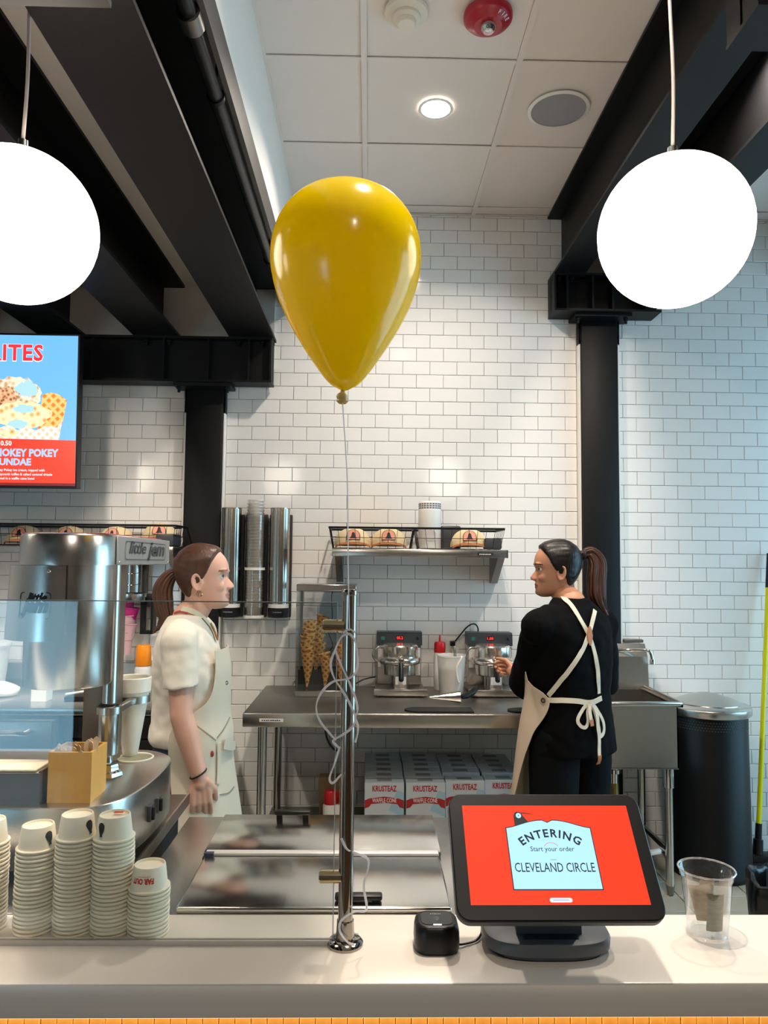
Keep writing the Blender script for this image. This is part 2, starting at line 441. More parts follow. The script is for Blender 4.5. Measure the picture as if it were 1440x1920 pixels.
# ================================================================ STEELWORK
def ibeam(name, label, x, zb, zt, w, y0, y1, tf=.014, tw=.012, group=None):
    t = thing(name, label, 'beam', (x, y1, zb), group=group)
    B().box(-w/2, w/2, y0-y1, 0, 0, tf).build('bottom_flange', BLACKST, t, smooth=0)
    B().box(-w/2, w/2, y0-y1, 0, zt-zb-tf, zt-zb).build('top_flange', BLACKST, t, smooth=0)
    B().box(-tw/2, tw/2, y0-y1, 0, tf, zt-zb-tf).build('web', BLACKST, t, smooth=0)
    return t
G = 'black steel ceiling beams'
lb = ['wide black steel ceiling beam beside the white soffit and pipe', 'second black ceiling beam from the white soffit', 'black ceiling beam above the menu screen, third from the white soffit', 'black ceiling beam far left, fourth from the white soffit', 'black ceiling beam at the far left wall, fifth from the soffit']
for i in range(5): ibeam('steel_beam', lb[i], -.647-.515*i, 2.762, DK-.001, .243, -1.0, 4.06, group=G)
ibeam('steel_beam', 'black steel ceiling beam running back to the right column', 1.085, 3.142, CZ-.002, .17, -1.0, 4.09, group=G)
ibeam('steel_beam', 'second black ceiling beam behind the right globe lamp', 1.50, 3.142, CZ-.002, .17, -1.0, 4.09, group=G)
ibeam('steel_beam', 'black ceiling beam right of the right globe, near the wall corner', 2.6, 3.142, CZ-.002, .17, -1.0, 4.09, group=G)
def girder(name, label, x0, x1, yc, zb, zt, w, stiff, bolts=(), tf=.012):
    t = thing(name, label, 'beam', ((x0+x1)/2, yc, zb)); c = (x0+x1)/2; h = zt-zb
    B().box(x0-c, x1-c, -w/2, w/2, 0, tf).build('bottom_flange', BLACKST, t, smooth=0)
    B().box(x0-c, x1-c, -w/2, w/2, h-tf, h).build('top_flange', BLACKST, t, smooth=0)
    B().box(x0-c, x1-c, -.006, .006, tf, h-tf).build('web', BLACKST, t, smooth=0)
    for s_ in stiff: B().box(s_-c-.005, s_-c+.005, -w/2+.004, w/2-.004, tf, h-tf).build('stiffener', BLACKST, t, smooth=0)
    for (bx, bz) in bolts:
        B().lathe([(0, -.018), (.008, -.018), (.008, -.003), (.014, -.003), (.014, .008), (0, .008)], (bx-c, -w/2+.03, bz-zb), 6).build('bolt', BLACKST, t, smooth=20)
    return t
girder('steel_girder', 'black steel girder across the wall above the left column', -3.3, -.535, 4.008, 2.512, 2.761, .115, (-3, -2.5, -2, -1.5, -1.12, -.88, -.66, -.542), [(-1.22, 2.735), (-1.1, 2.735), (-.72, 2.735), (-.59, 2.735)])
girder('steel_girder', 'short black steel girder on top of the right column', .998, 1.585, 4.008, 2.93, 3.141, .155, (1.003, 1.07, 1.21, 1.32, 1.50), [(1.03, 3.115), (1.10, 3.115)])
girder('steel_girder', 'black girder crossing overhead at the top left corner', -3.3, -.46, 1.16, 2.512, 2.761, .165, (-2, -1.2, -.7), [(-.62, 2.50)])
girder('steel_girder', 'black girder crossing overhead at the top right corner', .945, 3.4, 1.80, 2.93, 3.141, .165, (.95, 1.085, 1.5, 2.2))
def column(label, x0, x1, ztop):
    c = (x0+x1)/2; t = thing('steel_column', label, 'column', (c, 4.09, 0)); w = (x1-x0)/2
    B().box(-w, w, -.055, .008, 0, ztop-.016, .008, 2).build('shaft', BLACKST, t)
    B().box(-w-.055, w+.055, -.13, .008, ztop-.018, ztop-.001).build('cap_plate', BLACKST, t, smooth=0)
    for s_ in (-1, 1):
        B().box(s_*w+min(0, s_*.012), s_*w+max(0, s_*.012), -.04, .0, ztop-.15, ztop-.018).build('gusset', BLACKST, t, smooth=0)
        B().lathe([(0, -.032), (.008, -.032), (.008, -.014), (.014, -.014), (.014, 0), (0, 0)], (s_*(w+.03), -.10, ztop-.018), 6).build('bolt', BLACKST, t, smooth=20)
    return t
column('black steel column behind the woman in the white shirt', -1.009, -.808, 2.511)
column('black steel column behind the woman in the black shirt', 1.172, 1.378, 2.929)
pp = thing('sprinkler_pipe', 'black sprinkler pipe along the ceiling beside the white soffit', 'pipe', (-.48, 1.2, 2.96))
B().cyl((0, -2, 0), (0, 2.3, 0), .022, seg=16).build('pipe_run', mat('black_pipe', '#2a2a2b', .3, .4, var=.2, bump=.15, bs=40), pp)
for y, s_ in ((1.853, 1), (2.177, 0), (3.39, 0)):
    B().lathe([(.0225, -.03), (.031, -.03), (.031, .03), (.0225, .03)] if s_ else [(.0225, -.008), (.027, -.008), (.027, .008), (.0225, .008)], (0, y-1.2, 0), 20, Matrix.Rotation(pi/2, 3, 'X')).build('coupling' if s_ else 'clamp', STEELD if s_ else BLACKST, pp)
for y in (2.177, 3.39): B().cyl((0, y-1.2, .025), (0, y-1.2, DK-2.96), .004, seg=8).build('hanger_rod', BLACKST, pp)

# ================================================================ CEILING DEVICES
p = P(762, 20, z=CZ)
t = thing('smoke_detector', 'off white round smoke detector on the ceiling', 'smoke detector', p)
CREAM = mat('cream_plastic', '#e3d9c8', .45, var=.02)
B().lathe([(0, 0), (.078, 0), (.08, -.008), (.076, -.016), (.06, -.022), (.05, -.024)], (0, 0, -.0), 40).build('base', CREAM, t)
B().lathe([(.053, -.018), (.052, -.034), (.048, -.038), (.036, -.04), (.034, -.052), (.03, -.056), (0, -.057)], (0, 0, 0), 40).build('chamber', CREAM, t)
p = P(915, 25, z=CZ)
t = thing('fire_alarm', 'red round fire alarm strobe on the ceiling', 'fire alarm', p)
ALR = mat('alarm_red', '#a8192b', .35, var=.03)
B().lathe([(0, 0), (.082, 0), (.088, -.006), (.088, -.022), (.078, -.034), (.055, -.045), (.05, -.05), (0, -.052)], (0, 0, 0), 44).build('housing', ALR, t)
B().lathe([(.026, -.045), (.028, -.058), (.026, -.07), (.018, -.08), (0, -.083)], (0, -.012, 0), 24).build('strobe_lens', clear('lens_plastic', (.9, .9, .9), .2, .9, .1), t)
B().lathe([(0, -.05), (.012, -.05), (.02, -.06), (.012, -.072), (0, -.07)], (0, -.012, 0), 12).build('reflector', CHROME, t)
for k, ch in enumerate('FIRE'):
    a = rad(-62+13.5*k); r0 = .0625
    c = V((r0*cos(a), r0*sin(a), -.0417)); tang = V((-sin(a), cos(a), 0)); outw = V((cos(a), sin(a), .45)).normalized()
    c = V((p.x, p.y, p.z))+c
    lettering('lettering', ch, WHITEINK, t, c, tang, outw, height=.014, bold=.02, lift=.001)
p = P(817, 204, z=CZ)
DLP = [(p.x, p.y, CZ), (p.x, 1.35, CZ), (1.35, 2.6, CZ), (-1.4, 2.6, DK), (-1.4, 1.35, DK), (-2.3, 3.1, DK), (.6, -1.3, CZ)]  # only the first is in view; the unseen rest fill out the room light
dll = ['lit recessed round downlight in the ceiling above the waffle irons', 'lit unseen recessed downlight over the front counter', 'lit unseen recessed downlight between the right hand beams', 'lit unseen downlight on the grey deck over the left workers aisle', 'lit unseen downlight on the deck at the shop front', 'lit unseen downlight on the deck far left', 'added lit recessed downlight over the shop floor in front of the counter']  # last downlight is added to put warm light on the counter front
for i, q in enumerate(DLP):
    t = thing('recessed_downlight', dll[i], 'downlight', q, group='recessed downlights')
    B().lathe([(.062, .001), (.075, .001), (.076, -.003), (.07, -.005), (.063, -.003)], (0, 0, 0), 32).build('trim_ring', WHITEPL, t)
    B().lathe([(0, -.0025), (.064, -.0025)], (0, 0, 0), 32).build('lens', glow('downlight_lens', (1, .93, .84), 14), t)
    area('downlight_lamp', (q[0], q[1], q[2]-.012), (q[0], q[1], 0), .12, .12, DOWN, (1, .88, .76), spread=rad(140), shape='DISK')
p = P(1047, 205, z=CZ)
t = thing('ceiling_speaker', 'round grey ceiling speaker grille beside the downlight', 'speaker', p)
B().lathe([(.118, 0), (.132, 0), (.133, -.004), (.118, -.007)], (0, 0, 0), 48).build('rim', WHITEPL, t)
B().lathe([(0, -.005), (.119, -.005), (.119, 0)], (0, 0, 0), 48).build('grille', mat('grey_grille', '#9c9ba0', .7, bump=.4, bs=900), t)

# ================================================================ PENDANT GLOBES
OPAL = bpy.data.materials.new('opal_glass_lit'); OPAL.use_nodes = True
b_ = OPAL.node_tree.nodes['Principled BSDF']; b_.inputs['Base Color'].default_value = (.8, .78, .74, 1); b_.inputs['Roughness'].default_value = .15
b_.inputs['Emission Color'].default_value = (1, .875, .73, 1); b_.inputs['Emission Strength'].default_value = GLOBE
R0 = .166
for c, zt, lab in ((P(1264, 435, Y=1.6), CZ, 'lit white globe pendant lamp on the right'), (P(36, 425, Y=1.6), DK, 'lit white globe pendant lamp at the left edge'), (V((-2.1, 1.6, 2.29)), DK, 'lit white globe pendant lamp seen mirrored in the tiles left of the column')):
    t = thing('pendant_lamp', lab, 'pendant lamp', c, group='globe pendants over the counter')
    B().ell((0, 0, 0), R0, seg=48, rings=28).build('globe', OPAL, t, smooth=180)
    B().lathe([(0, R0+.03), (.011, R0+.03), (.012, R0+.002), (.022, R0-.002), (.022, R0-.006), (0, R0-.006)], (0, 0, 0), 20).build('cap', STEELV, t)
    h = zt-c.z
    B().tube(smooth_path([(0, 0, R0+.028), (.004, 0, R0+.2), (-.003, 0, R0+.5), (0, 0, h-.02)], 6), .0042, 8).build('cord', mat('grey_cord', '#b9ada6', .6), t)
    B().lathe([(0, h), (.055, h), (.05, h-.02), (.008, h-.025), (0, h-.025)], (0, 0, 0), 24).build('canopy', WHITEPL, t)

# ================================================================ FRONT COUNTER
ct = thing('service_counter', 'cream front service counter with wooden slat front', 'counter', (0, 1.3, 0))
YF, YB = 1.194, 1.421
B().box(-2.4, 2.6, YF, YB, .848, .90, .003, 2).build('worktop', CORIAN, ct, True)
B().box(-2.4, 2.6, YF+.06, YB, 0, .848).build('cabinet', mat('counter_core', '#8d7f6c', .7), ct, True, smooth=0)
SL = mat('golden_oak_slat', '#d79b4c', .5, var=.18, vs_=6, stretch=(8, 8, .6), bump=.1, bs=30)
s0 = B().box(-.0122, .0122, -.007, .007, -.4, .4, .0015, 1).build('slat', SL, ct)
for k in range(150):
    o = s0 if k == 0 else s0.copy()
    if k: C.objects.link(o); o.parent = ct
    o.location = (-1.9+k*.0255, YF+.046-1.3+random.uniform(-.0008, .0008), .44)
B().box(-2.0, 2.0, YF+.012, YF+.03, .842, .848).build('light_strip', glow('warm_led', (1, .72, .40), 1.5), ct, True, smooth=0)
area('strip_light', (0, YF+.021, .84), (0, YF+.03, 0), 3.6, .012, .9, (1, .74, .38))
# ================================================================ STEEL PREP UNIT BEHIND THE COUNTER
pu = thing('prep_cabinet', 'stainless steel topping cabinet with hinged lids behind the counter', 'cabinet', (-.1, 1.7, 0))
B().box(-.452, .272, 1.423, 1.955, .862, .897, .003, 2).build('top', STEEL, pu, True)
B().box(-.44, .26, 1.43, 1.95, .08, .862).build('body', STEELV, pu, True, smooth=0)
LIDST = mat('lid_steel', '#d6d2cc', .16, 1.0, var=.05, vs_=20, bump=.07, bs=3, stretch=(6, .3, 1))
fl_ = B().box(-.351, .163, 1.427, 1.668, .897, .909, .005, 3).build('front_lid', LIDST, pu, True)
rl_ = B().box(-.36, .17, 1.703, 1.952, .897, .904, .002, 2).build('rear_lid', LIDST, pu, True)
B().box(-.355, .165, 1.670, 1.680, .897, .905).build('hinge_gap', MATTEBLK, pu, True, smooth=0)
B().box(-.352, .162, 1.680, 1.702, .897, .911, .003, 2).build('hinge_strip', mat('pale_hinge', '#dcd8d4', .35, .3), pu, True)
B().box(-.352, -.332, 1.672, 1.684, .905, .913).build('hinge_block', mat('blue_hinge', '#23344a', .4), pu, True, smooth=0)
for (cx, cy, lid) in ((-.012, 1.452, fl_), (-.185, 1.925, rl_)):
    B().box(cx-.045, cx+.045, cy-.010, cy+.012, .913, .923, .004, 2).box(cx-.04, cx-.026, cy-.004, cy+.008, .904, .914).box(cx+.026, cx+.04, cy-.004, cy+.008, .904, .914).build('lid_handle', BLACKPL, lid, True)
for x in (-.4, .22):
    for y in (1.48, 1.9): B().lathe([(0, 0), (.025, 0), (.02, .08), (0, .08)], (x, y, 0), 12).build('foot', BLACKPL, pu, True)

# ================================================================ SNEEZE GUARD
PX, PY = -.033, 1.313
gd = thing('sneeze_guard', 'clear glass sneeze guard held by a chrome post on the counter', 'sneeze guard', (PX, PY, .90))
B().box(-1.9-PX, -.0545-PX, -.004, .004, .008, .578, .001, 1).build('glass_pane', GLASS, gd, smooth=0)
B().box(-1.9-PX, -.0545-PX, -.0042, .0042, .578, .5795).build('pane_top_edge', mat('glass_edge', '#5c6a68', .3), gd, smooth=0)
B().box(-.0545-PX, -.0532-PX, -.0042, .0042, .008, .578).build('pane_side_edge', mat('glass_edge_pale', '#aab4b0', .3), gd, smooth=0)
B().box(-1.9-PX, -.0545-PX, -.006, .006, .0, .008).build('floor_channel', mat('pale_channel', '#c9c2ba', .4, .2), gd, smooth=0)
PSTM = mat('mirror_post_steel', '#a39c93', .1, 1.0, var=.03)
B().lathe([(0, 0), (.031, 0), (.031, .004), (.026, .009), (.016, .011), (.0145, .04), (.0125, .042), (.0125, .592), (.0135, .593), (.0135, .6), (.012, .602), (0, .602)], (0, 0, 0), 36).build('post', PSTM, gd)
for z in (.538, .112):
    c_ = B().cyl((-.044, 0, z), (-.008, 0, z), .0115, seg=24).build('clamp', BRASSY, gd)
    B().cyl((-.044, -.0, z), (-.046, -.0, z), .010, seg=24).build('clamp_face', CHROME, c_)
for k in range(4):
    a = k*pi/2+.6
    B().lathe([(0, .007), (.003, .007), (.0035, .004)], (.024*cos(a), .024*sin(a), .003), 8).build('screw', CHROME, gd)

# ================================================================ BALLOON AND RIBBON
bc = V((-.0475, 1.325, 1.86))
bl = thing('balloon', 'yellow latex balloon floating above the counter on a white ribbon', 'balloon', bc)
pts_ = [(.004, 0), (.012, .004), (.030, .016), (.052, .044), (.078, .083), (.103, .126), (.123, .170), (.1345, .212), (.1375, .245), (.134, .280), (.121, .315), (.098, .345), (.068, .3645), (.035, .3745), (0, .3775)]
q = smooth_path([(r, 0, z) for r, z in pts_], 5)
BALM = mat('yellow_latex', '#f4da00', .17, var=.02, spec=.5, coat=.2, trans=.4)
B().lathe([(max(v.x, 0) if i < len(q)-1 else 0, v.z) for i, v in enumerate(q)], (0, 0, 0), 56).build('body', BALM, bl, smooth=180)
kn = B(); kn.lathe([(.003, .002), (.005, -.004), (.004, -.008), (.009, -.013), (.011, -.02), (.007, -.024), (0, -.022)], (-.003, 0, 0), 14)
kn.ell((-.004, -.003, -.012), (.010, .009, .008)); kn.build('knot', mat('knot_latex', '#cdb06a', .3), bl)
rbn = thing('ribbon', 'thin white ribbon from the balloon, curled around the chrome post', 'ribbon', (PX, PY, 1.44))
knot = P(655, 1183, Y=PY-.016)
B().tube(smooth_path([bc+V((-.003, 0, -.02)), P(651, 900, Y=1.31), P(653, 1080, Y=PY-.016), knot], 8), .0011, 6).build('line', WHITERIB, rbn, True)
def rib(name, px, ys, w=.0021):
    pts = smooth_path([P(u, v, Y=y) for (u, v), y in zip(px, ys)], 7); ws = []
    for i, p_ in enumerate(pts):
        d = (pts[min(i+1, len(pts)-1)]-pts[max(i-1, 0)]); n = d.cross(V((.25*sin(i*.35), 1, .1*cos(i*.2)))).normalized()
        ws.append(n*w*(.55+.45*abs(cos(i*.16))))
    return B().ribbon(pts, ws, .0004).build(name, WHITERIB, rbn, True)
f_ = PY-.016
rib('curl', [(655, 1188), (640, 1195), (627, 1222), (620, 1245), (626, 1270), (640, 1292), (655, 1318), (666, 1345), (660, 1364), (642, 1378), (628, 1386), (625, 1392), (638, 1404)], [f_]*2+[f_-.01, f_-.01, f_-.004]+[f_]*4+[f_-.004]*4)
rib('curl', [(655, 1188), (665, 1200), (670, 1225), (669, 1255), (655, 1272), (625, 1278), (603, 1298), (593, 1325), (600, 1352), (618, 1375), (630, 1388)], [f_]*3+[f_-.002]*8)
rib('curl', [(628, 1218), (640, 1248), (655, 1280), (668, 1315), (670, 1335), (666, 1345), (671, 1362), (670, 1378), (666, 1392)], [f_]*9)
rib('curl', [(637, 1400), (628, 1430), (618, 1458), (624, 1468), (640, 1452)], [f_-.004]*5)
rib('curl', [(640, 1572), (650, 1592), (668, 1600), (689, 1610), (690, 1630), (682, 1660), (687, 1705), (665, 1710), (641, 1725), (637, 1745), (650, 1765), (664, 1772)], [f_]*2+[PY]*5+[f_]*3+[f_-.012, f_-.014])
rib('wrap', [(643, 1187), (655, 1180), (667, 1186)], [f_]*3)

# ================================================================ CUP STACKS
CH, CR, CB, CP = .041, .0355, .0262, .0069
def cup_bm():
    b = B(); b.lathe([(0, CH-.004), (CB-.002, CH-.004), (CB-.0015, CH), (CB, CH), (CB+.001, CH-.002), (CR-.0038, .0045), (CR-.0012, .0048), (CR+.0004, .0035), (CR+.0004, .0015), (CR-.0012, 0), (CR-.0042, .0005), (CB-.001, CH-.006), (0, CH-.006)], (0, 0, 0), 28); return b
ORD = 'zeroth first second third fourth fifth sixth seventh eighth ninth tenth eleventh twelfth thirteenth fourteenth fifteenth sixteenth seventeenth eighteenth nineteenth twentieth twenty-first twenty-second twenty-third twenty-fourth'.split()
c0 = None
kiwi = [(-.008, .013), (-.0105, .018), (-.0085, .025), (-.003, .0285), (.003, .0275), (.007, .023), (.0075, .016), (.006, .009), (.0035, .004), (.0045, .001), (.003, -.0035), (-.0005, -.0045), (-.003, -.002), (-.0025, .002), (-.005, .0065)]
def print_on_cup(par, cx, cy, z0, ang):
    b = B(); nseg = len(kiwi); vv = []
    def on(x, y, l=.0006):
        rr = .0317-.0045*(y-.0045)/(CH-.0065)+l; a = ang+x/rr
        return V((cx+rr*cos(a), cy+rr*sin(a), z0+y))
    b._new([V((x*.8, y*.78+.0115, 0)) for x, y in kiwi], [tuple(range(nseg))])
    bmesh.ops.triangulate(b.bm, faces=b.bm.faces); bmesh.ops.subdivide_edges(b.bm, edges=b.bm.edges, cuts=4, use_grid_fill=True)
    for v in b.bm.verts: v.co = on(v.co.x, v.co.y)
    o = b.build('kiwi_print', INK, par, True, smooth=0)
    b = B(); b._new([on(.0022*cos(k*pi/6)+.0006, .0088+.0023*sin(k*pi/6), .001) for k in range(12)], [tuple(range(12))]); b.build('eye_print', mat('pale_blue_ink', '#bcdcec', .6), o if False else par, True, smooth=0)
stacks = [((-.672, 1.372), 22, 'the leftmost counter stack', None), ((-.583, 1.368), 21, 'the second counter stack from the left', -27),
          ((-.512, 1.362), 24, 'the third counter stack from the left', -24), ((-.4455, 1.360), 24, 'the fourth counter stack from the left', -118), ((-.3795, 1.354), 12, 'the short stack with red lettering', None)]
GR = 'paper cups stacked on the counter'
for si, ((x, y), n, lab, ang) in enumerate(stacks):
    for k in range(n):
        if k == n-1:
            t = thing('paper_cup', 'topmost white paper cup of '+lab, 'cup', (x, y, .9005+k*CP), group=GR)
            o = cup_bm().build('cup_wall', PAPER, t)
            if ang is not None: print_on_cup(t, x, y, .9005+k*CP, rad(ang))
            if si == 4:
                rr = lambda zz, z0=.9005+k*CP: (.0317-.0045*((zz-z0)-.0045)/(CH-.0065))
                lettering('lettering', 'FAR OUT', REDINK, t, (x, y, .9005+k*CP+.0255), (1, 0, 0), (0, 0, -1), width=.040, height=.0092, bold=.05, lift=.0006, wrap=(x, y, .031, rad(-97), -1, rr))
                microprint('small_print', REDINK, t, (x, y, .9005+k*CP+.0295), (1, 0, 0), (0, 0, -1), .022, .0012, 12, wrap=(x, y, .0292, rad(-93), -1))
            if si == 3: B().prism([(-.008, -.004), (.008, -.003), (.008, .003), (-.008, .004)], 0, .0004, (x+.004, y+.008, .9005+k*CP+CH), (1, 0, 0), (0, 1, 0)).build('base_print', REDINK, t, True, smooth=0)
        else:
            if c0 is None: c0 = o = cup_bm().build('paper_cup', PAPER)
            else: o = c0.copy(); C.objects.link(o)
            o.location = (x+random.uniform(-.0007, .0007), y+random.uniform(-.0007, .0007), .9005+k*CP); o.rotation_euler[2] = random.uniform(0, 6)
            tag(o, 'white paper cup, '+ORD[n-k]+' from the top of '+lab, 'cup', GR)

# ================================================================ ORDER TERMINAL
tm = thing('order_terminal', 'black touch screen order terminal with a red screen on a round base', 'terminal', (.309, 1.27, .90))
POSG = mat('terminal_grey', '#5e5f62', .45, var=.03)
def oval(w, d, n=48, e=3.0):
    return [(w*math.copysign(abs(cos(a))**(2/e), cos(a)), d*math.copysign(abs(sin(a))**(2/e), sin(a))) for a in [2*pi*k/n for k in range(n)]]
b = B(); y0 = .045
rings = []
for s_, z in ((.88, 0), (.90, .008), (1.0, .010), (1.01, .024), (.985, .029), (.93, .031)):
    rings.append([(x*s_, y0+y*s_, z) for x, y in oval(.107, .068)])
b.loft(rings); b.build('base', POSG, tm)
b = B(); b.loft([[(x*.885, y0+y*.885, z) for x, y in oval(.107, .068)] for z in (.0002, .0085)]); b.build('base_foot', BLACKPL, tm)
# screen plane: from bottom (Y 1.2) to top (Y 1.31), tilted back
n0 = V((.309, 1.2, 1.012)); n1 = V((.3085, 1.31, 1.1295)); up = (n1-n0).normalized(); rt = V((1, 0, .002)).normalized(); nr = rt.cross(up)   # towards viewer
ctr = (n0+n1)/2+up*.001
b = B()
ow, oh = .330, .205
rings = []
for s_, d in ((-.006, -.018), (-.001, -.016), (0, -.012), (0, .0005), (-.0015, .002)):
    rings.append([ctr+rt*(x)+up*(y)+nr*d for x, y in rrect(ow+2*s_, oh+2*s_, .022+s_, 8)])
b.loft(rings); b.build('screen_bezel', BLACKPL, tm, True)
b = B(); b.loft([[ctr+rt*x+up*y+nr*d for x, y in rrect(ow+.002, oh+.002, .023, 8)] for d in (-.017, -.004)]); b.build('screen_back_rim', POSG, tm, True)
b = B()      # neck from base to the back of the screen
for_ = []
for k in range(7):
    t = k/6; c_ = V((.309, 1.315-.02*t+.01*sin(pi*t), .925+.135*t)); for_.append([c_+V((x, y, 0)) for x, y in [(-.055, -.035), (.055, -.035), (.05, .02), (-.05, .02)]])
b.loft(for_); b.build('neck', POSG, tm, True, smooth=30)
b = B(); b.loft([[V((.309+x, 1.27+y0+y, .9305+dz)) for x, y in [(-.046, -.05), (.046, -.05), (.04, .03), (-.04, .03)]] for dz in (0, .0016)]); b.build('neck_plate', mat('terminal_dark', '#2e3236', .4), tm, True, smooth=0)
SCR = B(); aw, ah = .285, .161
SCR._new([ctr+rt*x+up*y+nr*.0024 for x, y in ((-aw/2, -ah/2+.001), (aw/2, -ah/2+.001), (aw/2, ah/2+.001), (-aw/2, ah/2+.001))], [(0, 1, 2, 3)])
scr = SCR.build('display', glow('display_red', '#f0330c', 1.0), tm, True, smooth=0)
def on(x, y, d=.0028): return ctr+rt*x+up*y+nr*d
def flat(name, poly, m, par, d): b = B(); b._new([on(x, y, d) for x, y in poly], [tuple(range(len(poly)))]); return b.build(name, m, par, True, smooth=0)
NAVY = glow('display_navy', '#12203a', .8); PALE = glow('display_pale_blue', '#a9dcf3', 1.0)
hw, zb, zt = .071, -.056, .042
def curve(s_):
    out = [(-hw-s_, zb-s_), (hw+s_, zb-s_), (hw+s_, zt+s_)]
    for k in range(9): t = k/8; out.append((hw*(1-t)*.98+.0, zt+s_+.013*sin(pi*.5*min(1, t*1.15))**1.4-(.004 if k == 8 else 0)))
    for k in range(9): t = 1-k/8; out.append((-hw*(1-t)*.98-.0001, zt+s_+.013*sin(pi*.5*min(1, t*1.15))**1.4-(.004 if k == 0 else 0)))
    out.append((-hw-s_, zt+s_)); return out
sg = flat('sign_outline', curve(.0016), NAVY, scr, .0028); flat('sign_panel', curve(0), PALE, scr, .0031)
kb = [(-.056, .040), (-.056, .062), (-.054, .068), (-.050, .0705), (-.045, .070), (-.041, .066), (-.040, .063), (-.033, .054), (-.026, .0485), (-.034, .044)]
flat('bird_print', kb, INK, scr, .0029)
flat('bird_beak_print', [(-.044, .069), (-.036, .0688), (-.028, .0675), (-.0205, .0645), (-.028, .0662), (-.036, .0672), (-.042, .0672)], INK, scr, .0029)
flat('bird_eye_print', [(-.0473+.0046*cos(k*pi/8), .0635+.0046*sin(k*pi/8)) for k in range(16)], PALE, scr, .0032)
flat('bird_pupil_print', [(-.0473+.001*cos(k*pi/4), .0635+.001*sin(k*pi/4)) for k in range(8)], NAVY, scr, .0034)
lettering('lettering', 'ENTERING', NAVY, scr, on(0, .027), rt, up, width=.100, height=.0135, bold=.028, lift=.0006, arc=.085, spacing=1.25)
lettering('lettering', 'Start your order', NAVY, scr, on(.001, .0035), rt, up, width=.073, height=.0078, bold=.004, lift=.0006)
lettering('lettering', 'CLEVELAND CIRCLE', NAVY, scr, on(0, -.0295), rt, up, width=.131, height=.0145, bold=.004, lift=.0006)
b = B(); arcp = [(.0125*cos(rad(a)), .0085+.0095*sin(rad(a))) for a in range(20, 161, 10)]+[(.0115*cos(rad(a)), .0085+.0085*sin(rad(a))) for a in range(160, 19, -10)]
flat('arc_print', arcp, glow('display_pink', '#e0808a', .9), scr, .0033)
flat('dash_print', [(-.005, -.010), (.005, -.010), (.005, -.0106), (-.005, -.0106)], NAVY, scr, .0033)
flat('button_print', [(x+.001, y-.0725) for x, y in rrect(.036, .0068, .0033, 5)], glow('display_white', '#e8e4f4', 1), scr, .0031)
flat('button_bar_print', [(x+.001, y-.0725) for x, y in rrect(.026, .0018, .0008, 3)], glow('display_grey', '#9fb0dd', 1), scr, .0034)

# ================================================================ CARD READER
rd = thing('card_reader', 'small black contactless card reader beside the order terminal', 'card reader', (.122, 1.305, .90))
b = B(); rings = []
for s_, z in ((.86, 0), (.92, .001), (.98, .006), (1.0, .016), (.985, .032), (.93, .042), (.84, .0455), (.80, .046)):
    rings.append([(x*s_, y*s_, z) for x, y in rrect(.076, .07, .022, 8)])
b.loft(rings); b.build('body', BLACKPL, rd)
b = B(); b.loft([[(x, y, z) for x, y in rrect(.052, .046, .012, 8)] for z in (.0455, .0468)]); b.build('tap_pad', mat('glossy_black', '#18181a', .2), rd)
microprint('small_print', mat('grey_ink', '#8b8b8e', .6), rd, (.122, 1.317, .9468), (1, 0, 0), (0, 1, 0), .019, .0028, 6)
b = B()
for k in range(4):
    rr = .0025+.0022*k; pl = [(.122-.006+rr*cos(rad(a)), 1.303+rr*sin(rad(a)), .9471) for a in range(-45, 46, 15)]
    b.tube(pl, .0004, 4)
b.build('contactless_mark', mat('grey_ink', '#8b8b8e', .6), rd, True)
B().box(-.007, .007, -.0235, -.0215, .0455, .0471).build('status_light', glow('white_led', '#ffffff', 1.2), rd, smooth=0)
B().tube(smooth_path([P(860, 1771, Y=1.30)+V((0, 0, 0)), V((.170, 1.305, .904)), V((.192, 1.318, .9035)), V((.203, 1.335, .906)), V((.207, 1.35, .912))], 6), .0019, 8).build('cable', BLACKPL, rd, True)

# ================================================================ TIP CUP
tc_ = thing('tip_cup', 'clear plastic tip cup holding banknotes at the right of the counter', 'cup', (.606, 1.345, .9005))
b = B(); b.lathe([(0, .004), (.028, .004), (.031, .001), (.033, .004), (.0345, .02), (.0415, .085), (.043, .098), (.045, .1), (.0465, .112)], (0, 0, 0), 44); b.build('cup_wall', PET, tc_)
b = B(); b.tube([(.0475*cos(a), .0475*sin(a), .1125) for a in [2*pi*k/44 for k in range(44)]], .0017, 8, closed=True); b.build('rolled_rim', clear('rim_plastic', (.85, .85, .85), .3, .9, haze=.35), tc_)
NOTE = mat('banknote_green', '#87876c', .75, var=.5, vs_=70, stretch=(1, 1, 3)); NOTE2 = mat('banknote_tan', '#a48a62', .75, var=.5, vs_=60, stretch=(1, 1, 3))
def note(px, py, rz, tilt, m, h=.07, w=.042, curlr=.03, z=.93, lab=''):
    b = B(); rings = []
    for i in range(9):
        s_ = i/8-.5; a = s_*w/curlr
        rings.append([V((curlr*sin(a), curlr*(1-cos(a)), zz)) for zz in (-h/2, h/2)])
    vv = [[b.bm.verts.new(p_) for p_ in r] for r in rings]
    for a_, b2 in zip(vv, vv[1:]): b.bm.faces.new((a_[0], b2[0], b2[1], a_[1]))
    M_ = Matrix.Translation((px, py, 0)) @ Matrix.Rotation(rz, 4, 'Z') @ Matrix.Rotation(tilt, 4, 'Y')
    b.bm.transform(M_)
    bmesh.ops.solidify(b.bm, geom=list(b.bm.faces), thickness=.0004)
    o = b.build('banknote', m); o.location = (.606, 1.345, z); tag(o, lab, 'banknote', 'banknotes in the tip cup')
note(.008, -.018, .1, rad(4), NOTE, .062, .032, .03, .944, 'green grey banknote rolled at the front of the tip cup')
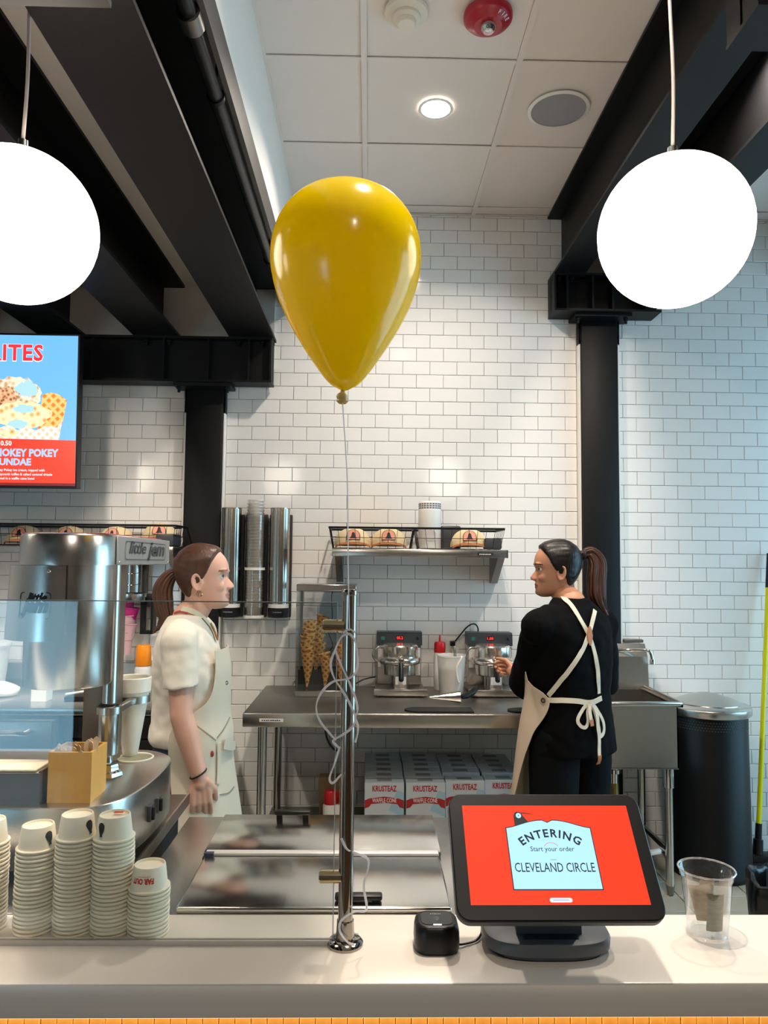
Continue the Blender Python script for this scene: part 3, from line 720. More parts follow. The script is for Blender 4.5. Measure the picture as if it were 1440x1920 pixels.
note(-.012, -.010, -.5, rad(-14), NOTE2, .06, .04, .032, .958, 'tan folded banknote leaning at the left in the tip cup')
note(.004, .006, .5, rad(18), NOTE2, .06, .044, .04, .962, 'tan crumpled banknote at the top of the tip cup')
note(.014, .004, 1.2, rad(-8), NOTE, .062, .036, .03, .95, 'green banknote at the right side of the tip cup')
# ================================================================ LEFT WORKTOP AND ICE CREAM MIXER
DSTEEL = mat('dark_brown_steel', '#6d6763', .3, .9, var=.08, vs_=10)
lw = thing('worktop_cabinet', 'dark steel worktop cabinet under the ice cream mixer', 'cabinet', (-1.2, 1.8, 0))
B().box(-2.3, -.497, 1.423, 2.13, .872, .90, .004, 2).build('top', DSTEEL, lw, True)
B().box(-2.28, -.515, 1.43, 2.1, .06, .872).build('body', MATTEBLK, lw, True, smooth=0)
B().box(-.497, -.492, 1.5, 2.13, .874, .903).build('edge_strip', STEEL, lw, True, smooth=0)

mx = thing('ice_cream_mixer', 'stainless steel ice cream mixing machine behind the glass', 'ice cream machine', (-.72, 1.75, .90))
BZ = 1.05
def plan(off=0):      # base outline: wide plate with a rounded right-hand end
    pts = [(-1.25-off, 1.545-off), (-.60, 1.545-off)]
    cpt = [(-.60, 1.545-off), (-.545, 1.562-off), (-.508+off*.7, 1.612-off*.7), (-.489+off, 1.70), (-.484+off, 1.80), (-.489+off, 1.90), (-.51+off*.7, 1.96+off*.7), (-.56, 2.005+off), (-.62, 2.02+off)]
    pts += [(v.x, v.y) for v in smooth_path([(x, y, 0) for x, y in cpt], 5)][1:]
    return pts+[(-1.25-off, 2.02+off)]
b = B(); b.loft([[V((x, y, z)) for x, y in plan(o_)] for o_, z in ((-.004, .925), (0, .93), (0, BZ-.006), (-.001, BZ-.002), (-.005, BZ))]); bs_ = b.build('base', STEEL, mx, True)
for (x, y) in ((-.535, 1.66), (-.53, 1.95), (-1.2, 1.6), (-1.2, 1.96)):
    B().lathe([(0, 0), (.016, 0), (.018, .004), (.012, .012), (.007, .016), (.007, .03), (0, .03)], (x, y, .9), 16).build('foot', CHROME, mx, True)
for x, z, w in ((-.488, .985, .010), (-.486, .99, .010)):
    pass
for yy in (1.725, 1.785):
    s1 = B().box(-.489, -.481, yy-.014, yy+.014, .965, 1.0, .002, 2).build('switch_plate', DGREY, mx, True)
    B().box(-.482, -.474, yy-.009, yy+.001, .968, .996, .002, 2).build('rocker', BLACKPL, s1, True)
# drip hole ring in the base top
B().lathe([(.040, .0), (.045, .0), (.046, .003), (.044, .0045), (.041, .003), (.040, 0)], (-.585, 1.925, BZ), 40).build('drip_ring', CREAM, mx, True)
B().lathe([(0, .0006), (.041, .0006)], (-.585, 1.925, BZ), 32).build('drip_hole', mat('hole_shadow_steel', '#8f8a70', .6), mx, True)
# head housing: rounded front, flat sides
hx, hr = -.662, .103
def stad(r, y0, y1, n=20):
    return [(hx+r*cos(a), y0+r*sin(a)) for a in [pi+pi*k/n for k in range(n+1)]]+[(hx+r, y1), (hx-r, y1)]
b = B(); b.loft([[V((x, y, z)) for x, y in stad(hr+o_, 1.665, 2.09)] for o_, z in ((0, 1.5385), (0, 1.600), (-.003, 1.6045), (-.01, 1.606))]); b.build('head_housing', STEELV, mx, True)
B().box(hx-.09, hx+.09, 1.62, 2.06, 1.606, 1.6085, .001, 1).build('top_cover', mat('red_top_cover', '#9c4a42', .5), mx, True)
pl = B().box(hx+hr-.0005, hx+hr+.0025, 1.655, 2.085, 1.5395, 1.6045, .001, 1).build('name_plate', mat('satin_plate', '#b5b2ae', .42, .8), mx, True)
PINK = mat('plate_ink', '#3a3838', .6)
XP = hx+hr+.003
lettering('lettering', 'little', PINK, pl, (XP, 1.80, 1.566), (0, 1, 0), (0, 0, 1), width=.13, height=.028, bold=.02, shear=.3)
lettering('lettering', 'jem', PINK, pl, (XP, 1.955, 1.562), (0, 1, 0), (0, 0, 1), width=.155, height=.034, bold=.03, shear=.3)
def frame_print(name, par, cy, cz, w, h, r, th, onp):
    a = rrect(w, h, r, 5); c_ = rrect(w-th*2, h-th*2, max(r-th, .001), 5); b = B()
    n = len(a); b._new([onp(x, y) for x, y in a]+[onp(x, y) for x, y in c_], [(i, (i+1) % n, n+(i+1) % n, n+i) for i in range(n)])
    return b.build(name, PINK, par, True, smooth=0)
frame_print('plate_border', pl, 0, 0, .335, .044, .012, .0022, lambda x, y: V((XP+.0008, 1.875+x, 1.572+y)))
for yy in (1.67, 2.07): B().ell((XP, yy, 1.546), (.003, .006, .004), seg=10, rings=6).build('screw', CHROME, pl, True)
# drum and splash shell
dx, dy, dr = -.672, 1.70, .094
B().lathe([(0, 1.275), (dr-.012, 1.275), (dr-.010, 1.272), (dr-.003, 1.272), (dr, 1.276), (dr, 1.5385), (0, 1.5385)], (dx, dy, 0), 48).build('drum', STEELV, mx, True)
sx_, sy_, sr_ = dx-.016, dy-.012, .108
b = B(); aa0, aa1 = rad(140), rad(296); n = 32
ri, ro = sr_-.002, sr_
for rr, zz in (((.006, 0), 0),): pass
rings = []
for k in range(n+1):
    a = aa0+(aa1-aa0)*k/n
    rings.append([V((sx_+(r+e)*cos(a), sy_+(r+e)*sin(a), z)) for r, e, z in ((ri, .004, 1.378), (ro, .004, 1.378), (ro, -.002, 1.537), (ri, -.002, 1.537))])
b.loft(rings); sh = b.build('splash_shell', STEELV, mx, True)
shr = lambda zz: sr_-.002+.006*(1.537-zz)/.159
def onshell(x, y, a0=rad(-97), zc=1.453): rr = shr(zc+y)+.0006; a = a0+x/.105; return V((sx_+rr*cos(a), sy_+rr*sin(a), zc+y))
lettering('lettering', 'little', INK, sh, (0, 0, 1.462), (1, 0, 0), (0, 0, 1), width=.042, height=.018, bold=.05, shear=.3, wrap=(sx_, sy_, .107, rad(-94), 1, shr))
lettering('lettering', 'jem', INK, sh, (0, 0, 1.440), (1, 0, 0), (0, 0, 1), width=.060, height=.028, bold=.07, shear=.3, wrap=(sx_, sy_, .107, rad(-97), 1, shr))
frame_print('badge_border', sh, 0, 0, .068, .056, .008, .0022, onshell)
B().ell((sx_+shr(1.52)*cos(rad(-82)), sy_-.001+shr(1.52)*sin(rad(-82)), 1.525), .0045, seg=10, rings=6).build('screw', CHROME, sh, True)
# column, sleeve, foot
kx, ky = -.612, 1.80
B().cyl((kx, ky, 1.2), (kx, ky, 1.5385), .0172, seg=28).build('column', STEELV, mx, True)
B().lathe([(.017, 1.212), (.021, 1.21), (.021, 1.202), (.017, 1.20)], (kx, ky, 0), 28).build('collar', BLACKPL, mx, True)
B().lathe([(0, 1.092), (.022, 1.092), (.0235, 1.094), (.0235, 1.19), (0, 1.19)], (kx, ky, 0), 28).build('lower_sleeve', STEELV, mx, True)
B().cyl((kx, ky, BZ), (kx, ky, 1.094), .012, seg=20).build('plunger_rod', CHROME, mx, True)
B().lathe([(0, .03), (.014, .03), (.02, .024), (.022, .012), (.03, .008), (.032, 0), (0, 0)], (kx+.012, ky-.02, BZ), 6).build('base_nut', CHROME, mx, True)
B().box(hx-.02, hx+.05, 1.82, 1.9, 1.06, 1.5385, .004, 2).build('rear_spine', mat('brown_grey_post', '#7b6c60', .35, .5), mx, True)
# holder arm with cone funnel
ar = B(); cxy = V((-.607, 1.955)); 
ar.lathe([(.0235, 1.186), (.029, 1.188), (.029, 1.204), (.0235, 1.206)], (kx, ky, 0), 28)
ar.lathe([(.0415, 1.186), (.0465, 1.186), (.0465, 1.204), (.0415, 1.204)], (cxy.x, cxy.y, 0), 36)
ar.box(kx+.012, kx+.028, ky, cxy.y-.02, 1.188, 1.204, .002, 1); ar.box(kx-.03, kx-.014, ky, cxy.y-.02, 1.188, 1.204, .002, 1)
ar.build('holder_arm', STEEL, mx, True)
fn = thing('cone_funnel', 'cream white plastic mixing cone held in the mixer arm', 'funnel', (cxy.x, cxy.y, BZ-.005))
zb_ = BZ-.005
B().lathe([(.0, .0), (.017, .0), (.019, .004), (.043, .160), (.047, .163), (.0475, .197), (.0455, .199), (.0435, .197), (.0415, .165), (.0165, .008), (0, .006)], (0, 0, .006), 36).build('cone', mat('cream_white_plastic', '#eee8d8', .35, var=.02), fn)

# ---- wooden spoon box and napkins on the mixer base
WOOD = mat('bamboo', '#d9a553', .45, var=.15, vs_=5, stretch=(10, 10, .7), bump=.06, bs=30)
bx = thing('spoon_box', 'bamboo box full of little wooden spoons behind the glass', 'box', (-.612, 1.62, BZ))
x0, x1, y0, y1, zt = -.657, -.568, 1.577, 1.667, 1.152
GREYW = mat('pale_wood_side', '#b9a58c', .5, var=.15, vs_=5, stretch=(10, 10, .7))
B().box(x0, x1, y0, y0+.006, BZ, zt).build('front_panel', WOOD, bx, True, smooth=0)
B().box(x0, x1, y1-.006, y1, BZ, zt).build('back_panel', WOOD, bx, True, smooth=0)
B().box(x0, x0+.006, y0+.006, y1-.006, BZ, zt).build('side_panel', WOOD, bx, True, smooth=0)
B().box(x1-.006, x1, y0+.006, y1-.006, BZ, zt).build('side_panel', WOOD, bx, True, smooth=0)
B().box(x0+.006, x1-.006, y0+.006, y1-.006, BZ, BZ+.005).build('bottom_panel', WOOD, bx, True, smooth=0)
SPW = mat('birch_spoon', '#d8b78f', .55, var=.12, vs_=30)
sp0 = None
for k in range(22):
    hgt = .101 if k < 6 else .092
    if sp0 is None:
        out = [(-.0045, 0), (.0045, 0), (.0035, .05), (.0045, .07), (.0062, .085), (.0055, .097), (0, .101), (-.0055, .097), (-.0062, .085), (-.0045, .07), (-.0035, .05)]
        sp0 = o = B().prism(out, -.0008, .0008, ax=(1, 0, 0), ay=(0, 0, 1)).build('wooden_spoon', SPW, smooth=0)
    else: o = sp0.copy(); C.objects.link(o)
    o.location = (-.65+.0035*k+.002, 1.60+random.uniform(-.012, .045), BZ+.006+(.014 if k > 14 else random.uniform(-.0, .004)))
    o.rotation_euler = (random.uniform(-.12, .12), random.uniform(-.12, .12), random.uniform(-.6, .6))
    tag(o, 'small flat wooden spoon standing in the bamboo box', 'spoon', 'wooden spoons in the bamboo box')
nh = thing('napkin_holder', 'grey box napkin holder beside the spoon box', 'napkin holder', (-.76, 1.6, BZ))
B().box(-.86, -.668, 1.565, 1.57, BZ, 1.112).box(-.673, -.668, 1.57, 1.66, BZ, 1.115).box(-.86, -.668, 1.57, 1.66, BZ, BZ+.004).box(-.86, -.668, 1.655, 1.66, BZ, 1.115).build('tray', mat('smoke_grey_tray', '#5c5a5c', .3), nh, True, smooth=0)
for k in range(9):
    o = B().box(-.085, .085, -.04, .04, 0, .0058, .0025, 2).build('napkin', PAPER); o.location = (-.765+random.uniform(-.003, .003), 1.612+random.uniform(-.002, .002), BZ+.0045+k*.0072)
    tag(o, 'white paper napkin, '+ORD[9-k]+' from the top in the grey holder', 'napkin', 'napkins in the holder')

# ================================================================ REAR LEFT COUNTER
rc = thing('rear_counter', 'stainless steel rear counter along the wall at the left', 'counter', (-1.9, 3.7, 0))
B().box(-3.3, -.80, 3.32, 4.03, .87, .90, .004, 2).build('top', STEEL, rc, True)
B().box(-3.3, -1.03, 4.03, 4.09, .87, 1.0).build('upstand', STEEL, rc, True, smooth=0)
for x in (-.84, -3.2):
    for y in (3.42, 3.97): B().cyl((x, y, 0), (x, y, .87), .02, seg=14).build('leg', STEELV, rc, True)
fr = thing('undercounter_fridge', 'black undercounter fridge with a blue display behind the woman in white', 'fridge', (-1.1, 3.6, 0))
B().box(-1.34, -.87, 3.36, 3.95, .05, .865, .01, 2).build('body', MATTEBLK, fr, True)
B().box(-1.33, -.88, 3.34, 3.36, .10, .76, .006, 2).build('door', BLACKPL, fr, True)
B().box(-1.33, -.88, 3.335, 3.36, .77, .862, .004, 2).build('control_strip', BLACKPL, fr, True)
B().box(-1.045, -1.035, 3.331, 3.335, .81, .82).build('indicator', glow('blue_led', '#2f7dff', 4), fr, True, smooth=0)
for x in (-1.31, -.90):
    for y in (3.40, 3.9): B().cyl((x, y, 0), (x, y, .05), .02, seg=12).build('foot', BLACKPL, fr, True)
f2 = thing('drawer_unit', 'steel refrigerated drawer unit with a chrome rail under the rear left counter', 'drawer unit', (-1.9, 3.5, 0))
B().box(-3.0, -1.36, 3.36, 3.98, .06, .866).build('body', STEELV, f2, True, smooth=0)
for k in range(2):
    d_ = B().box(-2.98+k*.82, -2.98+k*.82+.78, 3.335, 3.36, .12, .84, .006, 2).build('door', STEELV, f2, True)
    xx = -2.98+k*.82
    B().tube(smooth_path([(xx+.1, 3.335, .80), (xx+.1, 3.28, .80), (xx+.14, 3.27, .80), (xx+.64, 3.27, .80), (xx+.68, 3.28, .80), (xx+.68, 3.335, .80)], 4), .009, 8).build('rail_handle', CHROME, d_, True)
for x in (-2.9, -1.4):
    for y in (3.4, 3.9): B().cyl((x, y, 0), (x, y, .06), .02, seg=12).build('foot', BLACKPL, f2, True)
ob = P(283, 1284, Y=3.6); 
t = thing('syrup_bottle', 'squeeze bottle with a bright orange cap behind the woman in white', 'bottle', (-1.075, 3.62, .9005))
B().lathe([(0, 0), (.037, 0), (.039, .004), (.039, .13), (.034, .145), (.03, .15), (0, .15)], (0, 0, 0), 24).build('body', mat('white_label_bottle', '#d9d5d2', .4, var=.15, vs_=40), t)
B().lathe([(.036, .146), (.038, .15), (.033, .238), (.03, .243), (0, .243)], (0, 0, 0), 24).build('cap', mat('orange_plastic', '#f08a06', .35), t)
t = thing('scoop_tray', 'black tray with white plastic scoops on the rear counter', 'tray', (-1.28, 3.60, .9005))
B().box(-.12, .12, -.10, .10, 0, .018, .006, 2).build('tray', BLACKPL, t)
for k, (x, y, r) in enumerate(((-.05, -.04, .3), (.05, -.02, .5))):
    o = thing('scoop', ('left' if k == 0 else 'right')+' white plastic scoop lying on the black tray', 'scoop', (-1.28+x, 3.60+y, .922), r)
    B().tube([(-.08, 0, 0), (.02, 0, .012), (.05, 0, .012)], [.006, .007, .009], 8).build('handle', WHITEPL, o)
    B().ell((.065, 0, .01), (.022, .016, .008)).build('bowl', WHITEPL, o)
c_ = P(40, 1308, z=.905)
b = B(); b.ell((0, 0, .03), (.12, .09, .035), seg=40, rings=20)
for v in b.bm.verts:
    k = noise.noise(v.co*14)*.02+noise.noise(v.co*40)*.006; v.co += V((v.co.x, v.co.y, .5)).normalized()*k; v.co.z = max(v.co.z, 0)
o = b.build('cleaning_cloth', mat('white_cloth', '#e9e4dc', .9, bump=.3, bs=120), smooth=180); o.location = (-1.78, 3.62, .9005); tag(o, 'crumpled white cloth lying on the rear counter behind the mixer', 'cloth')
t = thing('milk_carton', 'small white carton on the rear counter behind the mixer', 'carton', (-1.50, 3.5, .9005))
B().box(-.035, .035, -.035, .035, 0, .12, .002, 1).build('box', WHITEPL, t)
B().box(.0, .018, -.0365, -.035, .085, .105).build('label_print', mat('grey_ink', '#8b8b8e', .6), t, smooth=0)
t = thing('storage_tub', 'pale translucent plastic tub on the rear counter at the far left', 'tub', (-1.95, 3.85, .9005))
B().lathe([(0, 0), (.10, 0), (.12, .2), (.125, .2), (.125, .215), (0, .222)], (0, 0, 0), 28).build('tub', mat('milky_plastic', '#ddd8d2', .35), t)
B().lathe([(.123, .212), (.129, .212), (.129, .226), (.06, .23), (0, .23)], (0, 0, 0), 28).build('lid', WHITEPL, t)
# ================================================================ MENU SCREEN
mt = thing('menu_screen', 'wall menu screen showing an ice cream sundae, at the left edge', 'screen', (-2.06, 3.63, 2.28))
tv0 = V((-1.428, 3.60, 2.652)); dn = V((.0, .03, -.752)).normalized(); tr_ = V((1, 0, 0)); tn = tr_.cross(-dn)
TVW, TVH = 1.31, .757
def tvp(x, y, d=0):       # x metres left of the right edge (negative), y down from the top
    return tv0+tr_*x+dn*y+tn*d
b = B(); b.loft([[tvp(x, y, d) for x, y in ((0, 0), (-TVW, 0), (-TVW, TVH), (0, TVH))] for d in (-.05, 0)]); b.build('casing', BLACKPL, mt, True, smooth=0)
b = B(); b.loft([[tvp(x, y, d) for x, y in ((-.45, .25), (-.85, .25), (-.85, .5), (-.45, .5))] for d in (-.33, -.05)]); b.build('wall_mount', BLACKST, mt, True, smooth=0)
def tq(name, poly, m, par, d=.001): b = B(); b._new([tvp(x, y, d) for x, y in poly], [tuple(range(len(poly)))]); return b.build(name, m, par, True, smooth=0)
ds = tq('display', [(-.008, .008), (-TVW+.008, .008), (-TVW+.008, .745), (-.008, .745)], glow('menu_sky_blue', '#6cb4f2', 1.0), mt)
MR = glow('menu_red', '#f63a20', 1.0)
tq('red_band', [(-.008, .522), (-TVW+.008, .505), (-TVW+.008, .732), (-.008, .732)], MR, ds, .0014)
tq('bottom_band', [(-.008, .732), (-TVW+.008, .732), (-TVW+.008, .745), (-.008, .745)], glow('menu_dark_red', '#7c1016', 1.0), ds, .0014)
MW = glow('menu_white', '#fbeff4', 1.0); MB_ = glow('menu_pale_blue', '#9fc8f0', 1.0); MRT = glow('menu_title_red', '#e2303a', 1.0)
up_ = -dn
lettering('title_lettering', 'FAVORITES', MW, ds, tvp(-.174, .133, .0012), tr_, up_, width=.545, height=.082, bold=.05, align='R', spacing=1.12, lift=.0008)
lettering('title_lettering', 'FAVORITES', MRT, ds, tvp(-.176, .131, .0012), tr_, up_, width=.54, height=.078, bold=.03, align='R', spacing=1.12, lift=.0016)
lettering('price_lettering', '$10.50', MW, ds, tvp(-.318, .550, .0012), tr_, up_, width=.086, bold=.03, align='R')
lettering('name_lettering', 'HOKEY POKEY', MB_, ds, tvp(-.090, .602, .0012), tr_, up_, width=.305, height=.037, bold=.045, align='R')
lettering('name_lettering', 'SUNDAE', MB_, ds, tvp(-.222, .645, .0012), tr_, up_, width=.175, height=.033, bold=.045, align='R')
for k, (s_, x) in enumerate((('Hokey Pokey ice cream, topped with', -.155), ('honeycomb toffee & salted caramel drizzle', -.118), ('served in a waffle cone bowl', -.205))):
    lettering('small_lettering', s_, MW, ds, tvp(x, .675+.0205*k, .0012), tr_, up_, height=.0115, bold=.02, align='R')
# sundae picture (flat print on the screen)
def blob(cx, cy, rx, ry, n=30, j=.12, sd=1):
    rs = random.Random(sd); return [(cx+rx*cos(2*pi*k/n)*(1+rs.uniform(-j, j)), cy+ry*sin(2*pi*k/n)*(1+rs.uniform(-j, j))) for k in range(n)]
SCOOP = patterned('print_scoop', 'voronoi', '#b06a2c', '#f6e6c6', 38, emit=1.0, thr=.35); SCOOP2 = patterned('print_caramel', 'voronoi', '#d98a38', '#fbeeb8', 30, emit=1.0, thr=.3)
WAF = patterned('print_waffle', 'waffle', '#e8801e', '#fbc878', 10, emit=1.0, thr=.6); WAFP = patterned('print_pale_waffle', 'waffle', '#f3c7a0', '#fdf1e6', 11, emit=1.0, thr=.6)
NUT = patterned('print_nuts', 'voronoi', '#8c3f1a', '#e9b98a', 60, emit=1.0, thr=.4); PBL = glow('print_light_blue', '#a9d6f6', 1.0)
tq('picture_waffle', [(-.175, .300), (-.14, .288), (-.10, .295), (-.055, .325), (-.075, .44), (-.105, .517), (-.2, .517), (-.185, .40)], WAF, ds, .0016)
tq('picture_waffle', [(-.52, .34), (-.455, .33), (-.40, .40), (-.38, .50), (-.44, .515), (-.52, .50)], WAF, ds, .0017)
tq('picture_scoop', blob(-.305, .305, .125, .092, 40, .08, 3), SCOOP, ds, .0018)
tq('picture_nuts', blob(-.355, .325, .06, .06, 24, .15, 4), NUT, ds, .0020)
tq('picture_sauce', blob(-.255, .275, .05, .04, 20, .3, 5), PBL, ds, .0020)
tq('picture_scoop', blob(-.27, .40, .135, .068, 40, .10, 6), SCOOP2, ds, .0022)
tq('picture_sauce', blob(-.26, .37, .05, .022, 20, .25, 7), PBL, ds, .0024)
tq('picture_sauce', blob(-.29, .445, .055, .02, 20, .25, 8), PBL, ds, .0024)
tq('picture_bowl', [(-.47, .515), (-.43, .45), (-.39, .47), (-.34, .45), (-.30, .478), (-.25, .46), (-.20, .475), (-.15, .45), (-.10, .46), (-.075, .42), (-.09, .52)], WAFP, ds, .0023)
tq('picture_nuts', blob(-.33, .49, .05, .022, 20, .2, 9), SCOOP2, ds, .0025)

# ================================================================ WALL SHELVES
def shelf(label, x0, x1, brks):
    t = thing('wall_shelf', label, 'shelf', ((x0+x1)/2, D-.005, 1.62)); c = (x0+x1)/2
    B().box(x0-c, x1-c, -.315, -.003, -.012, 0, .002, 1).build('board', STEEL, t)
    B().box(x0-c, x1-c, -.318, -.305, -.040, -.002, .003, 2).build('front_lip', STEEL, t)
    for bx in brks:
        b = B(); b.prism([(0, 0), (.29, 0), (.29, -.02), (.05, -.165), (0, -.165)], -.018, .018, (bx-c, -.001, -.012), (0, -1, 0), (0, 0, 1)); b.build('bracket', STEELD, t, smooth=0)
    return t
sc = shelf('long steel wall shelf holding baskets of caps above the waffle irons', -.188, .71, (-.155, .685))
B().box(.705-.261, .712-.261, -.319, -.30, -.042, -.001).build('end_cap', DGREY, sc, smooth=0)
B().box(.555-.261, .635-.261, -.3195, -.3175, -.030, -.015).build('maker_label', INK, sc, smooth=0)
microprint('small_print', WHITEINK, sc, (.595, D-.005-.3195, 1.5945), (1, 0, 0), (0, 0, 1), .06, .005, 8)
sl = shelf('steel wall shelf holding a basket of caps at the left of the column', -2.6, -.99, (-1.72, -1.02))
def basket(label, x0, x1, y0, y1, z0, h, grp='black wire baskets of caps', nx=None):
    t = thing('wire_basket', label, 'basket', ((x0+x1)/2, (y0+y1)/2, z0), group=grp); cx, cy = (x0+x1)/2, (y0+y1)/2
    w, d = (x1-x0)/2, (y1-y0)/2; tp = .018
    b = B()
    def rect(s_, z, r): 
        q = [(-w+s_, -d+s_, z), (w-s_, -d+s_, z), (w-s_, d-s_, z), (-w+s_, d-s_, z)]; b.tube(q+[q[0]], r, 6)
    rect(tp, .003, .002); rect(tp/2, h*.5, .0016); b.build('wire_hoops', BLACKST, t)
    b = B(); b.box(-w, w, -d-.003, -d+.003, h-.011, h); b.box(-w, w, d-.003, d+.003, h-.011, h); b.box(-w-.003, -w+.003, -d, d, h-.011, h); b.box(w-.003, w+.003, -d, d, h-.011, h); b.build('rim', BLACKST, t, smooth=0)
    n = nx or int((x1-x0)/.042)
    for k in range(n+1):
        f = k/n*2-1
        B().tube([(f*(w-tp), d-tp, .003), (f*(w-tp), -d+tp, .003), (f*w, -d, h-.005)], .0013, 5).build('wire', BLACKST, t)
    for k in range(1, 6):
        f = k/6*2-1
        for s_ in (-1, 1): B().tube([(s_*(w-tp), f*(d-tp), .003), (s_*w, f*d, h-.005)], .0013, 5).build('wire', BLACKST, t)
    return t
ZS = 1.6205
basket('left black wire basket on the long wall shelf, with two caps', -.204, .236, 3.79, 4.06, ZS, .112)
basket('right black wire basket on the long wall shelf, with one cap', .242, .696, 3.79, 4.06, ZS, .112)
basket('long black wire basket of caps on the left wall shelf', -2.5, -.985, 3.79, 4.06, ZS, .112)
CAPM = mat('beige_cap_cloth', '#d9c49a', .85, bump=.2, bs=300); BRIM = mat('brown_brim', '#a8683a', .8, bump=.2, bs=300); PATCH = mat('patch_pink', '#e29a82', .8)
def make_cap():
    t = thing('cap', 'x', 'cap', (0, 0, 0), group='beige caps in the wire baskets')
    b = B(); rings = []
    n = 28
    for i in range(9):
        f = i/8; zz = .012+.093*sin(f*pi/2); s_ = cos(f*pi/2)**.75 if i < 8 else .02
        rings.append([V((.098*s_*cos(a)*(1-.06*max(0, -sin(a))), .09*s_*sin(a), zz*(1+.10*max(0, -sin(a))*(1-f)))) for a in [2*pi*k/n for k in range(n)]])
    b.loft(rings); cr = b.build('crown', CAPM, t, smooth=60)
    B().ell((0, .0, .108), (.007, .007, .004), seg=10, rings=6).build('button', CAPM, cr)
    b = B(); rings = []       # curved brim towards -y
    for j in range(13):
        a = rad(200+140*j/12); u_ = (j-6)/6
        xi, yi = .097*cos(a), .088*sin(a); ln = .045*(1-abs(u_)**2.6)+.004
        zo = .012+.020*(1-u_*u_)
        rings.append([V((xi, yi, zo)), V((xi*1.02, yi-ln, zo-.010)), V((xi*1.02, yi-ln, zo-.014)), V((xi, yi, zo-.005))])
    b.loft(rings); b.build('brim', BRIM, t, smooth=60)
    def dome(w, h, n=14): return [(-w, 0), (w, 0)]+[(w*cos(pi*k/n), h*.35+h*.65*sin(pi*k/n)) for k in range(n+1)]
    ay = V((0, .32, 1)).normalized(); o_ = V((0, -.0945, .042))
    pt = B().prism(dome(.036, .056), -.001, .0025, o_+V((0, .008, 0)), (1, 0, 0), ay).build('patch', INK, t, smooth=0)
    B().prism(dome(.0325, .0515), .0025, .0034, o_+V((0, .008, .002)), (1, 0, 0), ay).build('patch_field', PATCH, pt, smooth=0)
    B().prism([(-.018, .006), (.018, .006), (.010, .020), (.007, .036), (.0, .042), (-.007, .036), (-.010, .020)], .0034, .0042, o_+V((0, .008, .0)), (1, 0, 0), ay).build('patch_figure', INK, pt, smooth=0)
    return t
cp0 = make_cap()
capspots = [(-.085, 3.92, .05, 'leftmost beige cap with brown brim in the left basket of the long shelf'), (.105, 3.92, -.03, 'beige cap with brown brim nearest the white canister in the left basket'), (.53, 3.92, -.08, 'beige cap with brown brim in the right basket of the long shelf'),
            (-1.80, 3.92, .05, 'beige cap at the far left of the left wall shelf basket'), (-1.575, 3.94, .1, 'beige cap second from left in the left wall shelf basket'), (-1.33, 3.94, 0, 'beige cap third from left in the left wall shelf basket'), (-1.10, 3.93, .2, 'tallest beige cap at the right end of the left wall shelf basket')]
for i, (x, y, rz, lab) in enumerate(capspots):
    o = cp0 if i == 0 else dup(cp0); o.location = (x, y, ZS+.004+(.02 if i == 6 else 0)); o.rotation_euler = (0, 0, rz); o['label'] = lab
    s_ = (1.0, 1.0, 1.0) if i < 3 else (.95, .95, .95); o.scale = s_
t = thing('canister', 'white cylinder dispenser with a vented top on the long wall shelf', 'canister', (.322, 3.93, ZS+.005))
B().lathe([(0, 0), (.058, 0), (.06, .003), (.06, .205), (.058, .207), (.058, .245), (.055, .25), (0, .25)], (0, 0, 0), 40).build('body', WHITEPL, t)
vb = B()
for k in range(24):
    a = 2*pi*k/24
    for z in (.21, .221, .232): vb.prism([(-.0055, -.0035), (.0055, -.0035), (.0055, .0035), (-.0055, .0035)], .0, .0012, (.058*cos(a), .058*sin(a), z+.004), (-sin(a), cos(a), 0), (0, 0, 1))
vb.build('vent_slots', mat('grey_slots', '#77747a', .6), t, smooth=0)
B().prism([(.03*cos(a)*1.0, .03*sin(a)) for a in [2*pi*k/20 for k in range(20)]], 0, .001, (0, -.0605, .07), (1, 0, 0), (0, 0, 1)).build('label_print', mat('pale_print', '#c9bcb8', .6), t, smooth=0)
o = B().box(-.055, .055, -.04, .04, 0, .125, .012, 3).build('black_box', DGREY); o.location = (.44, 4.01, ZS+.005); tag(o, 'small dark grey plastic box behind the white canister', 'box')
o = B().box(-.045, .045, -.03, .03, 0, .052, .006, 2).build('black_case', DGREY); o.location = (.655-.01, 3.86, ZS+.005); tag(o, 'small black case at the right end of the right basket', 'case')
o = B().box(-.045, .045, -.08, .08, 0, .06, .006, 2).build('black_case', DGREY); o.location = (-1.04, 3.875, ZS+.005); tag(o, 'small black case at the right end of the left shelf basket', 'case')

